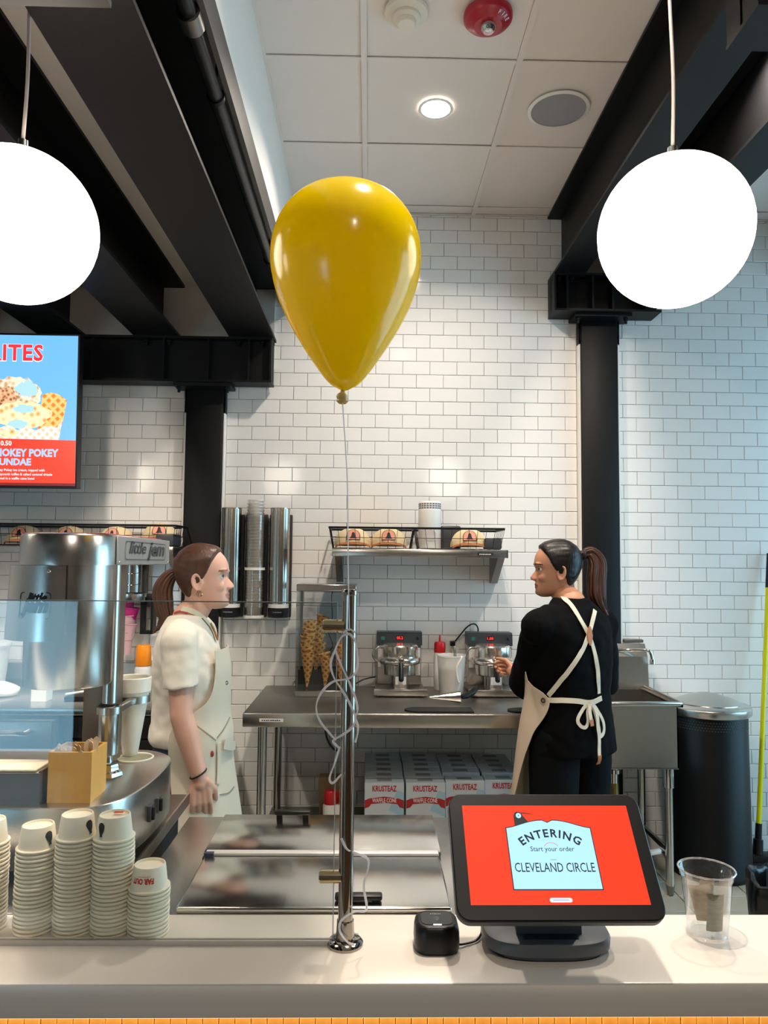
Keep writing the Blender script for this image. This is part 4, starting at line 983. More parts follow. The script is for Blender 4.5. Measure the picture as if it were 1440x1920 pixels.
# ================================================================ WALL CUP DISPENSERS
DSP = 'cup dispensers on the wall'
RIBST = mat('fluted_steel', '#b5afa6', .22, 1.0, var=.05)
def dispenser(label, cx, z0, z1, kind):
    t = thing('cup_dispenser', label, 'cup dispenser', (cx, 4.025, z0), group=DSP)
    B().box(-.062, .062, .045, .068, .0, z1-z0-.03, .004, 1).build('back_plate', DGREY, t)
    h = z1-z0
    if kind == 'steel':
        b = B(); n = 48
        prof = [[V(((.052+.0012*cos(12*a))*cos(a), (.052+.0012*cos(12*a))*sin(a), z)) for a in [2*pi*k/96 for k in range(96)]] for z in (.06, h)]
        b.loft(prof, caps=False); b.lathe([(.0, h-.004), (.050, h-.004), (.0535, h-.004), (.0535, h+.002), (.05, h+.002)], (0, 0, 0), 32); b.build('tube', RIBST, t, smooth=60)
        B().lathe([(0, .002), (.05, .002), (.056, .006), (.058, .05), (.053, .055), (0, .055)], (0, 0, 0), 32).build('dispensing_collar', BLACKPL, t)
        B().lathe([(.0535, .055), (.0545, .055), (.0545, .075), (.0535, .075)], (0, 0, 0), 32).build('sleeve', WHITEPL, t)
        microprint('small_print', mat('grey_ink', '#8b8b8e', .6), t, (cx, 0, z0+.030), (1, 0, 0), (0, 0, 1), .05, .006, 8, wrap=(cx, 4.025, .058, rad(-90), 1))
    return t
dispenser('steel wall cup dispenser tube next to the left column', -.743, 1.248, 1.835, 'steel')
dispenser('steel wall cup dispenser tube right of the clear cup sleeve', -.482, 1.248, 1.837, 'steel')
t = thing('cup_dispenser', 'clear sleeve wall dispenser filled with plastic cups', 'cup dispenser', (-.613, 4.02, 1.248), group=DSP)
B().box(-.06, .06, .05, .073, 0, .56, .004, 1).build('back_plate', DGREY, t)
B().lathe([(.052, .0), (.052, .55)], (0, 0, 0), 32).build('clear_sleeve', clear('smoky_sleeve', (.9, .88, .84), .06, .5), t)
for z in (.0, .255): B().lathe([(.0525, z), (.0545, z), (.0545, z+.014), (.0525, z+.014)], (0, 0, 0), 32).build('band', WHITEPL, t)
PETC = clear('stacked_cups_plastic', (.93, .90, .84), .12, .85, haze=.4)
cc0 = None
for k in range(34):
    zk = 1.252+k*.0072+(.02 if k > 16 else 0)
    zk = 1.253+k*.0172
    if cc0 is None: cc0 = o = B().lathe([(0, .001), (.033, .001), (.047, .055), (.049, .056), (.049, .059), (.0465, .059)], (0, 0, 0), 24).build('plastic_cup', PETC)
    else: o = cc0.copy(); C.objects.link(o)
    o.location = (-.613, 4.02, zk)
    tag(o, ('clear plastic cup in the upper half of the clear wall dispenser' if k > 16 else 'clear plastic cup in the lower half of the clear wall dispenser') if k < 33 else 'topmost clear plastic cup in the clear wall dispenser', 'cup', 'plastic cups in the clear dispenser')
# pink cup dispenser left
t = thing('cup_dispenser', 'short steel wall dispenser with pink cups hanging below, left of the column', 'cup dispenser', (-1.262, 4.0, 1.33), group=DSP)
B().lathe([(.05, .05), (.053, .05), (.053, .26), (.05, .26)], (0, 0, 0), 32).build('tube', RIBST, t)
for z in (.10, .16): B().tube([(.0545*cos(a), .0545*sin(a), z+.012*sin(a)) for a in [2*pi*k/32 for k in range(32)]], .0016, 5, closed=True).build('wire_ring', CHROME, t)
B().lathe([(.05, .0), (.082, 0), (.085, .006), (.085, .042), (.08, .046), (.05, .046)], (0, 0, 0), 36).build('collar', STEELV, t)
B().box(.06, .13, .04, .085, -.03, .04, .006, 2).build('wall_box', DGREY, t)
B().box(.05, .062, -.0, .07, -.16, .02).box(.105, .117, 0, .07, -.16, .02).box(.05, .117, 0, .07, -.172, -.156).build('wire_frame', BLACKST, t, smooth=0)
B().box(-.06, .06, .06, .09, 0, .3).build('back_plate', STEELD, t, smooth=0)
PK = (mat('magenta_cup', '#c21e78', .45), mat('pale_pink_cup', '#dcaeb4', .5))
for k in range(6):
    o = B().lathe([(0, .0), (.03, 0), (.045, .075), (.048, .076), (.048, .08), (.044, .08), (.029, .003), (0, .003)], (0, 0, 0), 20).build('pink_cup', PK[0 if k < 2 else 1])
    o.location = (-1.268+random.uniform(-.012, .006), 3.985, 1.262-.042*k); o.rotation_euler = (0, random.uniform(-.12, .12), 0); o.scale = (1-.04*k, 1-.04*k, 1)
    tag(o, ['topmost magenta cup under the left steel dispenser', 'second magenta cup under the left steel dispenser', 'first pale pink cup below the magenta cups', 'second pale pink cup below the magenta cups', 'third pale pink cup below the magenta cups', 'lowest pale pink cup hanging under the left dispenser'][k], 'cup', 'pink cups in the left dispenser')

# ================================================================ BACK WORK TABLE
TZ = .88
tb = thing('work_table', 'stainless steel work table with the waffle irons along the back wall', 'table', (.25, 3.72, 0))
TX0, TX1, TY0, TY1 = -.55, .955, 3.345, 4.085
B().box(TX0, TX1, TY0, TY1, TZ-.03, TZ, .006, 3).build('top', STEELD, tb, True)
B().box(TX0, TX1, TY0-.001, TY0+.012, TZ-.062, TZ-.004, .004, 2).build('front_edge', STEEL, tb, True)
B().box(TX0+.05, TX1-.05, TY0+.05, TY1-.03, .238, .25, .003, 1).build('under_shelf', STEELD, tb, True)
for x in (TX0+.08, TX1-.08):
    for y in (TY0+.07, TY1-.07):
        B().cyl((x, y, .05), (x, y, TZ-.03), .0205, seg=16).build('leg', STEELV, tb, True)
        B().lathe([(0, 0), (.014, 0), (.022, .05), (0, .05)], (x, y, 0), 14).build('foot', STEELD, tb, True)
lb_ = B().box(-.475, -.37, TY0-.0025, TY0-.001, TZ-.038, TZ-.024).build('edge_label', WHITEINK, tb, True, smooth=0)
microprint('small_print', INK, lb_, (-.4225, TY0-.0026, TZ-.034), (1, 0, 0), (0, 0, 1), .085, .006, 9, lift=.0004)
# ---- waffle irons
def waffle_iron(label, cx, lid_extra):
    t = thing('waffle_iron', label, 'waffle iron', (cx, 3.9, TZ), group='waffle cone irons')
    B().box(-.135, .135, -.155, -.118, .010, .038, .003, 2).build('front_tray', STEEL, t)
    B().box(-.125, .125, -.15, .16, .004, .03, .004, 2).build('base_plate', STEELD, t)
    B().box(-.115, .115, .06, .16, .03, .262, .004, 2).build('rear_housing', STEELV, t)
    pn = B(); pn.prism([(.16, .235), (.052, .235), (.060, .295), (.07, .302), (.16, .302)], -.12, .12, (0, 0, 0), (0, 1, 0), (0, 0, 1)); pn = pn.build('control_panel', mat('charcoal_panel', '#303437', .4), t, smooth=0)
    q = lambda x, z: V((cx+x, 3.9+.052+.008*(z-.235)/.06-.0006, TZ+z))
    b = B(); b._new([q(-.018, .262), q(.022, .262), q(.022, .284), q(-.018, .284)], [(0, 1, 2, 3)]); b.build('readout_window', mat('readout_black', '#2a0606', .3), pn, True, smooth=0)
    lettering('readout', '05.2' if cx < .4 else '1.00', glow('red_led_digits', '#ff3028', 1.6), pn, q(.002, .2665), (1, 0, 0), (0, .13, .99), width=.033, height=.014, bold=.02, lift=.0006)
    b = B(); b._new([q(-.098, .262), q(-.078, .262), q(-.078, .28), q(-.098, .28)], [(0, 1, 2, 3)]); b.build('power_switch', glow('teal_switch', '#1f6a5a', .5), pn, True, smooth=0)
    for x in (.096,): B().ell((x, .054, .272), (.006, .004, .008)).build('toggle', BLACKPL, pn)
    B().box(-.112, -.082, .057, .06, .12, .225).build('warning_label', mat('printed_label', '#d6d3cf', .6, var=.5, vs_=120, stretch=(1, 1, 3)), t, smooth=0)
    lb2 = B().box(.062, .114, .056, .06, .075, .225).build('instruction_label', INK, t, smooth=0)
    B().box(.065, .111, .0552, .0562, .078, .222).build('label_sheet', mat('printed_label', '#d6d3cf', .6), lb2, smooth=0)
    # round plates
    cy = -.02; POT = mat('polished_pot_steel', '#dedad2', .17, .95, var=.04)
    B().cyl((0, cy, .03), (0, cy, .1), .045, seg=24).build('pedestal', STEELV, t)
    B().lathe([(0, .095), (.082, .095), (.088, .10), (.09, .15), (.1, .156), (0, .156)], (0, cy, 0), 44).build('lower_pot', POT, t)
    B().lathe([(.088, .150), (.106, .152), (.114, .162), (.114, .172), (.104, .184), (.09, .186)], (0, cy, 0), 44).build('grid_ring', POT, t)
    ld = B(); ld.lathe([(0, .18), (.09, .18), (.092, .184), (.092, .242), (.085, .249), (0, .255)], (0, cy, 0), 44); ld = ld.build('lid', POT, t)
    B().tube(smooth_path([(-.088, cy, .23), (-.115, cy-.01, .232), (-.136, cy-.012, .21), (-.138, cy-.012, .185), (-.12, cy-.01, .165), (-.1, cy, .162)], 6), .006, 10).build('hinge_loop', STEELV, ld)
    B().box(-.032, .032, cy-.112, cy-.07, .03, .15, .003, 2).build('front_arm', STEELV, t)
    B().box(-.027, .027, cy-.114, cy-.112, .06, .098).build('arm_label', mat('printed_label', '#d6d3cf', .6), t, smooth=0)
    B().box(-.016, .016, cy-.125, cy-.09, .15, .19, .004, 2).build('latch', CHROME, ld)
    B().tube([(0, cy-.12, .165), (0, cy-.145, .14), (0, cy-.16, .095)], [.009, .012, .013], 12).build('handle', BLACKPL, ld)
    B().ell((0, cy-.161, .092), .013, seg=12, rings=8).build('handle_tip', BLACKPL, ld)
    for x in (-.1, .1):
        for y in (-.13, .13): B().cyl((x, y, 0), (x, y, .006), .012, seg=10).build('foot', BLACKPL, t)
    return t
waffle_iron('chrome waffle cone iron left of the batter pitcher', .168, 0)
waffle_iron('chrome waffle cone iron the woman in black is holding', .648, 0)
def cord(name, label, pts, r=.004): return tag(B().tube(smooth_path(pts, 8), r, 8).build(name, BLACKPL), label, 'cord')
cord('power_cord', 'black power cord from the right waffle iron up to the wall outlet', [(.60, 4.062, 1.14), (.598, 4.055, 1.20), (.575, 4.05, 1.222), (.54, 4.055, 1.205), (.50, 4.07, 1.155), (.478, 4.082, 1.125)])
cord('power_cord', 'black power cord of the left waffle iron lying across the table', [(.045, 4.05, .935), (-.02, 4.05, .92), (-.1, 4.03, .888), (-.25, 4.0, .8855)])
t = thing('wall_outlet', 'white double wall outlet with a plug between the waffle irons', 'outlet', (.463, 4.0925, 1.09))
B().box(-.037, .037, -.004, .003, -.055, .055, .003, 2).build('face_plate', WHITEPL, t)
for z in (-.024, .024):
    s_ = B().box(-.017, .017, -.0065, -.004, z-.015, z+.015, .002, 1).build('socket', mat('socket_grey', '#c9c5bf', .5), t)
    if z < 0:
        for x in (-.007, .007): B().box(x-.0012, x+.0012, -.0072, -.0065, z-.005, z+.006).build('slot', INK, s_, smooth=0)
B().box(-.013, .013, -.028, -.0065, .010, .036, .004, 2).build('plug', BLACKPL, t)
# ---- batter pitcher, bottle
pt_ = thing('batter_pitcher', 'clear plastic pitcher of waffle batter between the irons', 'pitcher', (.425, 3.80, TZ))
B().lathe([(0, .003), (.055, .003), (.058, .0), (.06, .006), (.072, .198), (.074, .2), (.074, .206), (.071, .206), (.058, .008), (0, .006)], (0, 0, 0), 36).build('jug', clear('pitcher_plastic', (.95, .93, .88), .08, .6, haze=.55), pt_)
B().lathe([(0, .008), (.0565, .008), (.062, .085), (.0, .085)], (0, 0, 0), 32).build('batter', mat('cream_batter', '#efe0c2', .4, var=.05), pt_)
B().lathe([(.0625, .085), (.066, .14), (.0655, .14), (.062, .085)], (0, 0, 0), 32, a0=rad(180), a1=rad(300)).build('batter_film', mat('cream_film', '#efe6d4', .5), pt_)
B().tube(smooth_path([(.035, -.055, .2), (.045, -.068, .202), (.02, -.073, .15), (.026, -.072, .09), (.032, -.069, .08)], 5), .004, 6).build('drip', mat('cream_film', '#efe6d4', .5), pt_)
ld_ = thing('ladle', 'steel ladle handle standing in the batter pitcher', 'ladle', (.445, 3.80, TZ+.06))
B().box(-.009, .009, -.002, .002, 0, .19, .0015, 1).build('handle', CHROME, ld_); B().ell((0, 0, -.01), (.022, .022, .014)).build('bowl', CHROME, ld_)
t = thing('squeeze_bottle', 'white bottle with a red cap behind the batter pitcher', 'bottle', (.385, 3.99, TZ))
B().lathe([(0, 0), (.029, 0), (.031, .004), (.031, .19), (.028, .198), (0, .198)], (0, 0, 0), 24).build('body', WHITEPL, t)
B().lathe([(.0295, .195), (.0305, .198), (.0305, .24), (.026, .25), (.006, .254), (.004, .285), (0, .285)], (0, 0, 0), 24).build('cap', RED, t)
# ---- cone rolling form and paddles
cf = thing('cone_form', 'steel cone rolling form with a black handle lying on the table', 'cone form', (.42, 3.60, TZ), rad(8))
Mx = Matrix.Rotation(pi/2, 3, 'Y')
B().lathe([(0, -.125), (.004, -.122), (.029, .02), (.03, .024), (0, .026)], (0, 0, .031), 28, Mx).build('cone', CHROME, cf)
B().tube([(.03, 0, .031), (.06, .01, .032), (.10, .05, .04), (.14, .12, .05)], [.012, .014, .015, .015], 12).build('handle', BLACKPL, cf)
for (x, lab) in ((.36, 'dark round ended paddle board at the table edge by the cone form'), (.83, 'dark round ended paddle board at the table edge by the woman in black')):
    b = B(); pl_ = [(-.115+.075*cos(a), .0+.052*sin(a)) for a in [pi/2+pi*k/14 for k in range(15)]]+[(.12, -.052), (.12, .052)]
    b.loft([[V((px_, py_, z)) for px_, py_ in pl_] for z in (.0005, .007)]); o = b.build('paddle', MATTEBLK, smooth=30); o.location = (x, 3.42, TZ); tag(o, lab, 'paddle', 'paddle boards on the work table')
# ---- cone display cabinet
cb = thing('cone_cabinet', 'clear acrylic display cabinet with waffle cones on the work table', 'display cabinet', (-.21, 3.86, TZ))
cw, cd0, cd1, chh = .15, -.12, .13, .57
B().box(-cw, cw, cd0, cd1, .0, .032, .003, 1).build('base_tray', STEEL, cb)
B().box(-cw+.005, cw-.005, -.022, -.014, .032, .12).build('cone_rack_front', mat('black_rack', '#26282a', .3), cb, smooth=0)
B().box(-cw+.005, cw-.005, cd1-.02, cd1-.012, .032, .12).build('cone_rack_back', mat('black_rack', '#26282a', .3), cb, smooth=0)
for nm, q_ in (('side_pane', (-cw, -cw+.004, cd0, cd1)), ('side_pane', (cw-.004, cw, cd0, cd1)), ('front_pane', (-cw+.004, cw-.004, cd0, cd0+.004)), ('back_pane', (-cw+.004, cw-.004, cd1-.004, cd1))):
    B().box(q_[0], q_[1], q_[2], q_[3], .032, chh-.05).build(nm, ACRYL, cb, smooth=0)
B().box(-cw, cw, cd0, cd1, chh-.05, chh-.046).build('top_pane', ACRYL, cb, smooth=0)
B().box(-cw-.0, -cw+.014, cd1-.016, cd1, .03, chh-.04).box(cw-.014, cw, cd1-.016, cd1, .03, chh-.04).build('rear_posts', mat('grey_post', '#9ba3a2', .35, .5), cb, smooth=0)
B().box(-cw, cw, cd0-.002, cd1, chh-.046, chh-.012, .003, 1).build('lamp_hood', STEEL, cb)
for z in (.07, .455): B().box(-cw-.012, -cw+.002, cd0, cd0+.02, z-.014, z+.014, .004, 2).build('hinge', CHROME, cb)
B().box(-cw-.018, -cw, cd0-.004, cd0-.001, .44, .482).build('price_tag', WHITEPL, cb, smooth=0)
cord('heater_cord', 'thin dark cord hanging behind the cone cabinet', [(-.19, 4.05, 1.40), (-.20, 4.06, 1.36), (-.195, 4.06, 1.25), (-.215, 4.06, 1.18), (-.19, 4.06, 1.10), (-.215, 4.055, 1.06)], .0022)
WAFC = patterned('waffle_cone', 'waffle', '#a8631f', '#e8b063', 15, .6, bump=1.0, thr=.6)
def cone_mesh(r, h, sd):
    b = B(); rs = random.Random(sd); n = 22; rings = []
    for f in (0, .02, .5, .9, 1.0, 1.0, .5, .03):
        pass
    for i in range(9):
        f = i/8; rings.append([V(((.003+(r-.003)*f)*cos(a), (.003+(r-.003)*f)*sin(a), h*f*(1+(.05*sin(a*1.0+sd)+rs.uniform(-.012, .012))*f**3))) for a in [2*pi*k/n for k in range(n)]])
    for i in range(8, 0, -1):
        f = i/8; rings.append([V(((.001+(r-.004)*f)*cos(a), (.001+(r-.004)*f)*sin(a), h*f*(1+(.05*sin(a*1.0+sd))*f**3)+.002)) for a in [2*pi*k/n for k in range(n)]])
    b.loft(rings); return b
def cones(x, y, z, r, h, n, step, tilt, lab, grp='waffle cones in the cabinet'):
    o0 = None
    for k in range(n):
        if o0 is None: o0 = o = cone_mesh(r, h, x*10).build('waffle_cone', WAFC, smooth=50)
        else: o = o0.copy(); C.objects.link(o)
        o.rotation_euler = (tilt[0], tilt[1], k*1.3); o.location = (x+sin(tilt[1])*step*k, y-sin(tilt[0])*step*k, z+step*k*cos(tilt[1])*cos(tilt[0]))
        tag(o, lab.replace('waffle cone in', 'waffle cone, '+ORD[n-k]+' from the top of'), 'waffle cone', grp)
Zc = TZ+.036
cones(-.305, 3.80, Zc, .036, .16, 6, .034, (0, .04), 'waffle cone in the tall left stack in the clear cabinet')
cones(-.272, 3.90, Zc+.06, .036, .16, 5, .034, (-.05, .16), 'waffle cone in the leaning stack behind the tall stack')
cones(-.215, 3.80, Zc, .031, .13, 3, .022, (0, .06), 'waffle cone in the short middle stack in the cabinet')
cones(-.13, 3.80, Zc+.005, .032, .14, 4, .026, (0, -.03), 'waffle cone in the right stack behind the chrome post')

# ---- boxes and bottles on the under shelf
BXM = mat('pale_blue_box', '#c3cdd3', .5, var=.05); BLUEP = mat('box_blue_print', '#9fc0d2', .5); RIBR = mat('box_red_ribbon', '#a81f26', .5); KRD = mat('box_red_ink', '#b3262e', .5)
def box_bm(): return B().box(-.091, .091, -.043, .043, 0, .285, .002, 1)
bx0 = None
ordn = ['front', 'second', 'third', 'fourth', 'fifth', 'rearmost']; cold = ['leftmost', 'second', 'third', 'rightmost']
for col in range(4):
    for row in range(6):
        x, y = .085+.1885*col, 3.545+.0895*row-(.0 if col < 2 else .01 if row else 0)+(.03 if col == 2 and row == 0 else .05 if col == 3 and row == 0 else 0)
        if (col == 2 and row == 1) or (col == 3 and row == 1): continue
        t = thing('mix_box', '%s waffle cone mix carton of the %s row from the left under the table' % (ordn[row], ['first', 'second', 'third', 'fourth'][col]), 'box', (x+random.uniform(-.002, .002), y, .2505), random.uniform(-.015, .015), 'waffle cone mix cartons')
        o = box_bm().build('carton', BXM, t) if bx0 is None else bx0.copy()
        if bx0 is None: bx0 = o
        else: C.objects.link(o); o.parent = t
        B().box(-.035, .035, -.02, .02, .285, .2858).build('top_print', mat('grey_ink', '#8b8b8e', .6), t, smooth=0)
        if row == 0:
            def fr_(name, poly, m, d): b = B(); b._new([V((a, -.0432-d, c_)) for a, c_ in poly], [tuple(range(len(poly)))]); return b.build(name, m, t, smooth=0)
            fr_('blue_print', [(.02, .16), (.09, .13), (.09, .24), (.06, .25)], BLUEP, .0003)
            rb = [(a_, c_+.070) for a_, c_ in [(-.090, .098), (-.07, .105), (-.06, .118), (0, .124), (.06, .118), (.07, .105), (.090, .098), (.090, .135), (.07, .143), (0, .152), (-.07, .143), (-.090, .135)]]
            fr_('ribbon_print', rb, RIBR, .0006)
            lettering('lettering', 'KRUSTEAZ', KRD, t, (x, y-.0438, .2505+.246), (1, 0, 0), (0, 0, 1), width=.112, height=.026, bold=.03, lift=.0004)
            lettering('lettering', 'WAFFLE CONE', WHITEINK, t, (x, y-.0442, .2505+.196), (1, 0, 0), (0, 0, 1), width=.112, height=.019, bold=.01, lift=.0004)
            fr_('waffle_print', [(.022*cos(a)-.005, .07+.02*sin(a)) for a in [2*pi*k/14 for k in range(14)]], WAFC, .0006)
for k, (x, lab) in enumerate(((-.168, 'white spray bottle with a red cap under the table, left of the post'), (-.10, 'white spray bottle with a red cap under the table, behind the post'))):
    t = thing('spray_bottle', lab, 'bottle', (x, 3.60, .2505), group='red capped bottles under the table')
    B().lathe([(0, 0), (.034, 0), (.036, .004), (.036, .15), (.03, .162), (0, .162)], (0, 0, 0), 24).build('body', WHITEPL, t)
    B().lathe([(.03, .158), (.033, .162), (.031, .215), (.026, .222), (0, .222)], (0, 0, 0), 24).build('cap', RED, t)
    microprint('label_print', INK, t, (0, 0, .2505+.085), (1, 0, 0), (0, 0, 1), .036, .022, 4, wrap=(x, 3.60, .036, rad(-95), 1))
b = B(); b.box(-.06, .06, -.04, .04, 0, .24, .01, 3)
for v in b.bm.verts: v.co += V((noise.noise(v.co*20), noise.noise(v.co*20+V((5, 0, 0))), 0))*.012
o = b.build('paper_bag', mat('brown_paper', '#9a7c58', .8, bump=.3, bs=60)); o.location = (-.17, 3.78, .2505); tag(o, 'brown paper bag behind the red capped bottles', 'bag')
o = B().box(-.13, .13, -.10, .10, 0, .09, .008, 2).build('storage_bin', DGREY); o.location = (-.34, 3.56, .2505); tag(o, 'dark grey bin on the shelf under the table', 'bin')
cord('loop_cord', 'black cord hanging in a loop under the table', [(-.19, 4.04, .84), (-.22, 4.04, .74), (-.215, 4.04, .62), (-.17, 4.04, .55), (-.13, 4.04, .56)], .006)

# ================================================================ SINK
sk = thing('utility_sink', 'stainless steel utility sink with tall splashback right of the woman in black', 'sink', (1.22, 3.8, 0))
SX0, SX1, SY0, SY1, SZ = .98, 1.495, 3.49, 4.005, .90
b = B()
b.box(SX0+.03, SX1-.03, SY0+.03, SY0+.036, .60, SZ-.01); b.box(SX0+.03, SX1-.03, SY1-.036, SY1-.03, .60, SZ-.01)
b.box(SX0+.03, SX0+.036, SY0+.03, SY1-.03, .60, SZ-.01); b.box(SX1-.036, SX1-.03, SY0+.03, SY1-.03, .60, SZ-.01); b.box(SX0+.03, SX1-.03, SY0+.03, SY1-.03, .595, .602)
b.build('basin', STEEL, sk, True, smooth=0)
q = [(SX0+.012, SY1-.02, SZ), (SX0+.012, SY0+.03, SZ), (SX0+.03, SY0+.012, SZ), (SX1-.03, SY0+.012, SZ), (SX1-.012, SY0+.03, SZ), (SX1-.012, SY1-.02, SZ)]
B().tube(q, .012, 12).build('rolled_rim', STEEL, sk, True)
B().box(SX0+.012, SX1-.012, SY0+.012, SY0+.036, SZ-.014, SZ-.006).box(SX1-.036, SX1-.012, SY0+.012, SY1-.02, SZ-.014, SZ-.006).box(SX0+.012, SX0+.036, SY0+.012, SY1-.02, SZ-.014, SZ-.006).build('rim_flange', STEEL, sk, True, smooth=0)
b = B(); b.prism([(SY1-.036, .88), (SY1-.004, .88), (SY1+.028, 1.085), (SY1+.028, 1.125), (SY1+.02, 1.125), (SY1-.02, 1.06)], SX0, SX1+.005, (0, 0, 0), (0, 1, 0), (0, 0, 1)); b.build('splashback', STEEL, sk, True, smooth=0)
for x in (SX0+.06, SX1-.06):
    for y in (SY0+.08, SY1-.08):
        B().cyl((x, y, .05), (x, y, .6), .019, seg=16).build('leg', STEELV, sk, True)
        B().lathe([(.0195, .50), (.026, .50), (.026, .6), (.0195, .6)], (x, y, 0), 16).build('leg_socket', CHROME, sk, True)
        B().lathe([(0, 0), (.013, 0), (.021, .05), (0, .05)], (x, y, 0), 14).build('foot', STEELD, sk, True)
B().cyl((SX0+.06, SY0+.08, .14), (SX1-.06, SY0+.2, .16), .014, seg=12).build('cross_bar', WHITEPL, sk, True)
B().cyl((SX1-.06, SY0+.08, .2), (SX1-.06, SY1-.08, .2), .014, seg=12).build('cross_bar', STEELV, sk, True)
B().lathe([(.05, .0), (.048, -.03), (.03, -.05), (.03, -.07), (.038, -.072), (.038, -.09), (.026, -.092), (.024, -.16), (0, -.16)], (1.24, 3.78, .60), 24).build('drain', CHROME, sk, True)
B().tube(smooth_path([(1.24, 3.78, .46), (1.24, 3.78, .36), (1.24, 3.84, .30), (1.22, 3.95, .34), (1.22, 4.08, .36)], 6), .026, 14).build('drain_pipe', mat('brass_pipe', '#8d7444', .4, .8), sk, True)
fc = thing('sink_faucet', 'chrome wall faucet with a long spout over the sink', 'faucet', (1.35, 4.06, 1.04))
B().box(1.395, 1.50, 4.04, 4.085, 1.128, 1.145, .003, 1).build('wall_bar', mat('grey_brown_bar', '#6a625c', .4, .5), fc, True)
B().tube(smooth_path([(1.30, 4.02, 1.085), (1.40, 3.98, 1.095), (1.475, 3.93, 1.10), (1.495, 3.925, 1.085), (1.502, 3.925, 1.055)], 6), .009, 12).build('spout', CHROME, fc, True)
B().lathe([(0, 0), (.013, 0), (.014, .02), (.011, .028), (0, .03)], (1.503, 3.925, 1.03), 16).build('aerator', CHROME, fc, True)
for x in (1.30, 1.39):
    v_ = B().cyl((x, 4.045, 1.02), (x, 4.0, 1.015), .016, seg=16).build('valve', CHROME, fc, True)
    B().box(x-.004, x+.055, 3.995, 4.008, 1.038, 1.046, .003, 1).build('lever', mat('red_brown_lever', '#4a352c', .4), v_, True)
    B().lathe([(0, 0), (.012, 0), (.014, .012), (.008, .02), (0, .02)], (x, 4.005, 1.018), 14).build('valve_cap', CHROME, v_, True)

# ================================================================ BINS, BROOM
bn = thing('trash_bin', 'tall black round trash bin with a steel dome lid by the wall', 'trash bin', (1.76, 3.86, 0))
BINB = mat('bin_black', '#060607', .45, var=.1, spec=.25)
B().lathe([(0, 0), (.196, 0), (.202, .01), (.202, .03), (.196, .04), (.19, .79), (.186, .80), (0, .80)], (0, 0, 0), 56).build('drum', BINB, bn)
b = B()
for row in range(4):
    for k in range(90):
        a = 2*pi*(k+.5*(row % 2))/90
        b.prism([(-.0035, -.003), (.0035, -.003), (.0035, .003), (-.0035, .003)], -.001, .0006, (.1905*cos(a), .1905*sin(a), .735+.013*row), (-sin(a), cos(a), 0), (0, 0, 1))
b.build('perforations', mat('perforation_grey', '#2d2d2c', .5), bn, smooth=0, kind='stuff')
ld_ = B().lathe([(.182, .795), (.206, .795), (.21, .80), (.21, .83), (.203, .838), (.165, .846)], (0, 0, 0), 56).build('lid_rim', STEEL, bn)
B().lathe([(.168, .843), (.165, .85), (.11, .872), (.05, .89), (0, .898)], (0, 0, 0), 56).build('lid_dome', STEEL, bn)
br = thing('broom', 'yellow handled push broom leaning on the tiled wall at the right edge', 'broom', (2.03, 3.9, 0))
b0, b1 = V((2.025, 3.90, .06)), V((2.215, 4.06, 1.62)); dr_ = (b1-b0)
B().cyl(b0+dr_*.08, b0+dr_*.88, .0125, seg=16).build('handle', YELLOW, br, True)
B().cyl(b0+dr_*.88, b0+dr_*1.0, .014, seg=16).build('grip', BLACKPL, br, True)
B().tube([b0, b0+dr_*.05, b0+dr_*.052, b0+dr_*.10], [.026, .024, .017, .016], 14).build('socket', BLACKPL, br, True)
B().box(1.96, 2.26, 3.86, 3.94, .035, .07, .01, 2).build('head', BLACKPL, br, True)
B().box(1.965, 2.255, 3.865, 3.935, .0, .037, .004, 1).build('bristles', MATTEBLK, br, True)
wb_ = thing('waste_bin', 'open waste bin lined with a black bag at the right edge behind the counter', 'waste bin', (1.60, 2.78, 0))
B().lathe([(0, 0), (.13, 0), (.16, .38), (.155, .38), (.125, .005), (0, .005)], (0, 0, 0), 32).build('bin', DGREY, wb_)
b = B(); n = 64; rings = []
rs = random.Random(4)
ph = [rs.uniform(0, 6) for _ in range(4)]
for i, (r, z) in enumerate(((.13, .04), (.150, .34), (.153, .385), (.165, .405), (.178, .395), (.182, .36), (.183, .30), (.176, .245), (.172, .24))):
    rings.append([V((r*(1+.03*sin(7*a+ph[0]+i*.5)+.02*sin(17*a+ph[1]))*cos(a), r*(1+.03*sin(7*a+ph[0]+i*.5)+.02*sin(17*a+ph[2]))*sin(a), z+(.012*sin(5*a+ph[3]) if i > 1 else 0))) for a in [2*pi*k/n for k in range(n)]])
b.loft(rings, caps=False); b.build('bag_liner', mat('black_bag', '#0a0a0b', .25, bump=.5, bs=25), wb_, smooth=180)
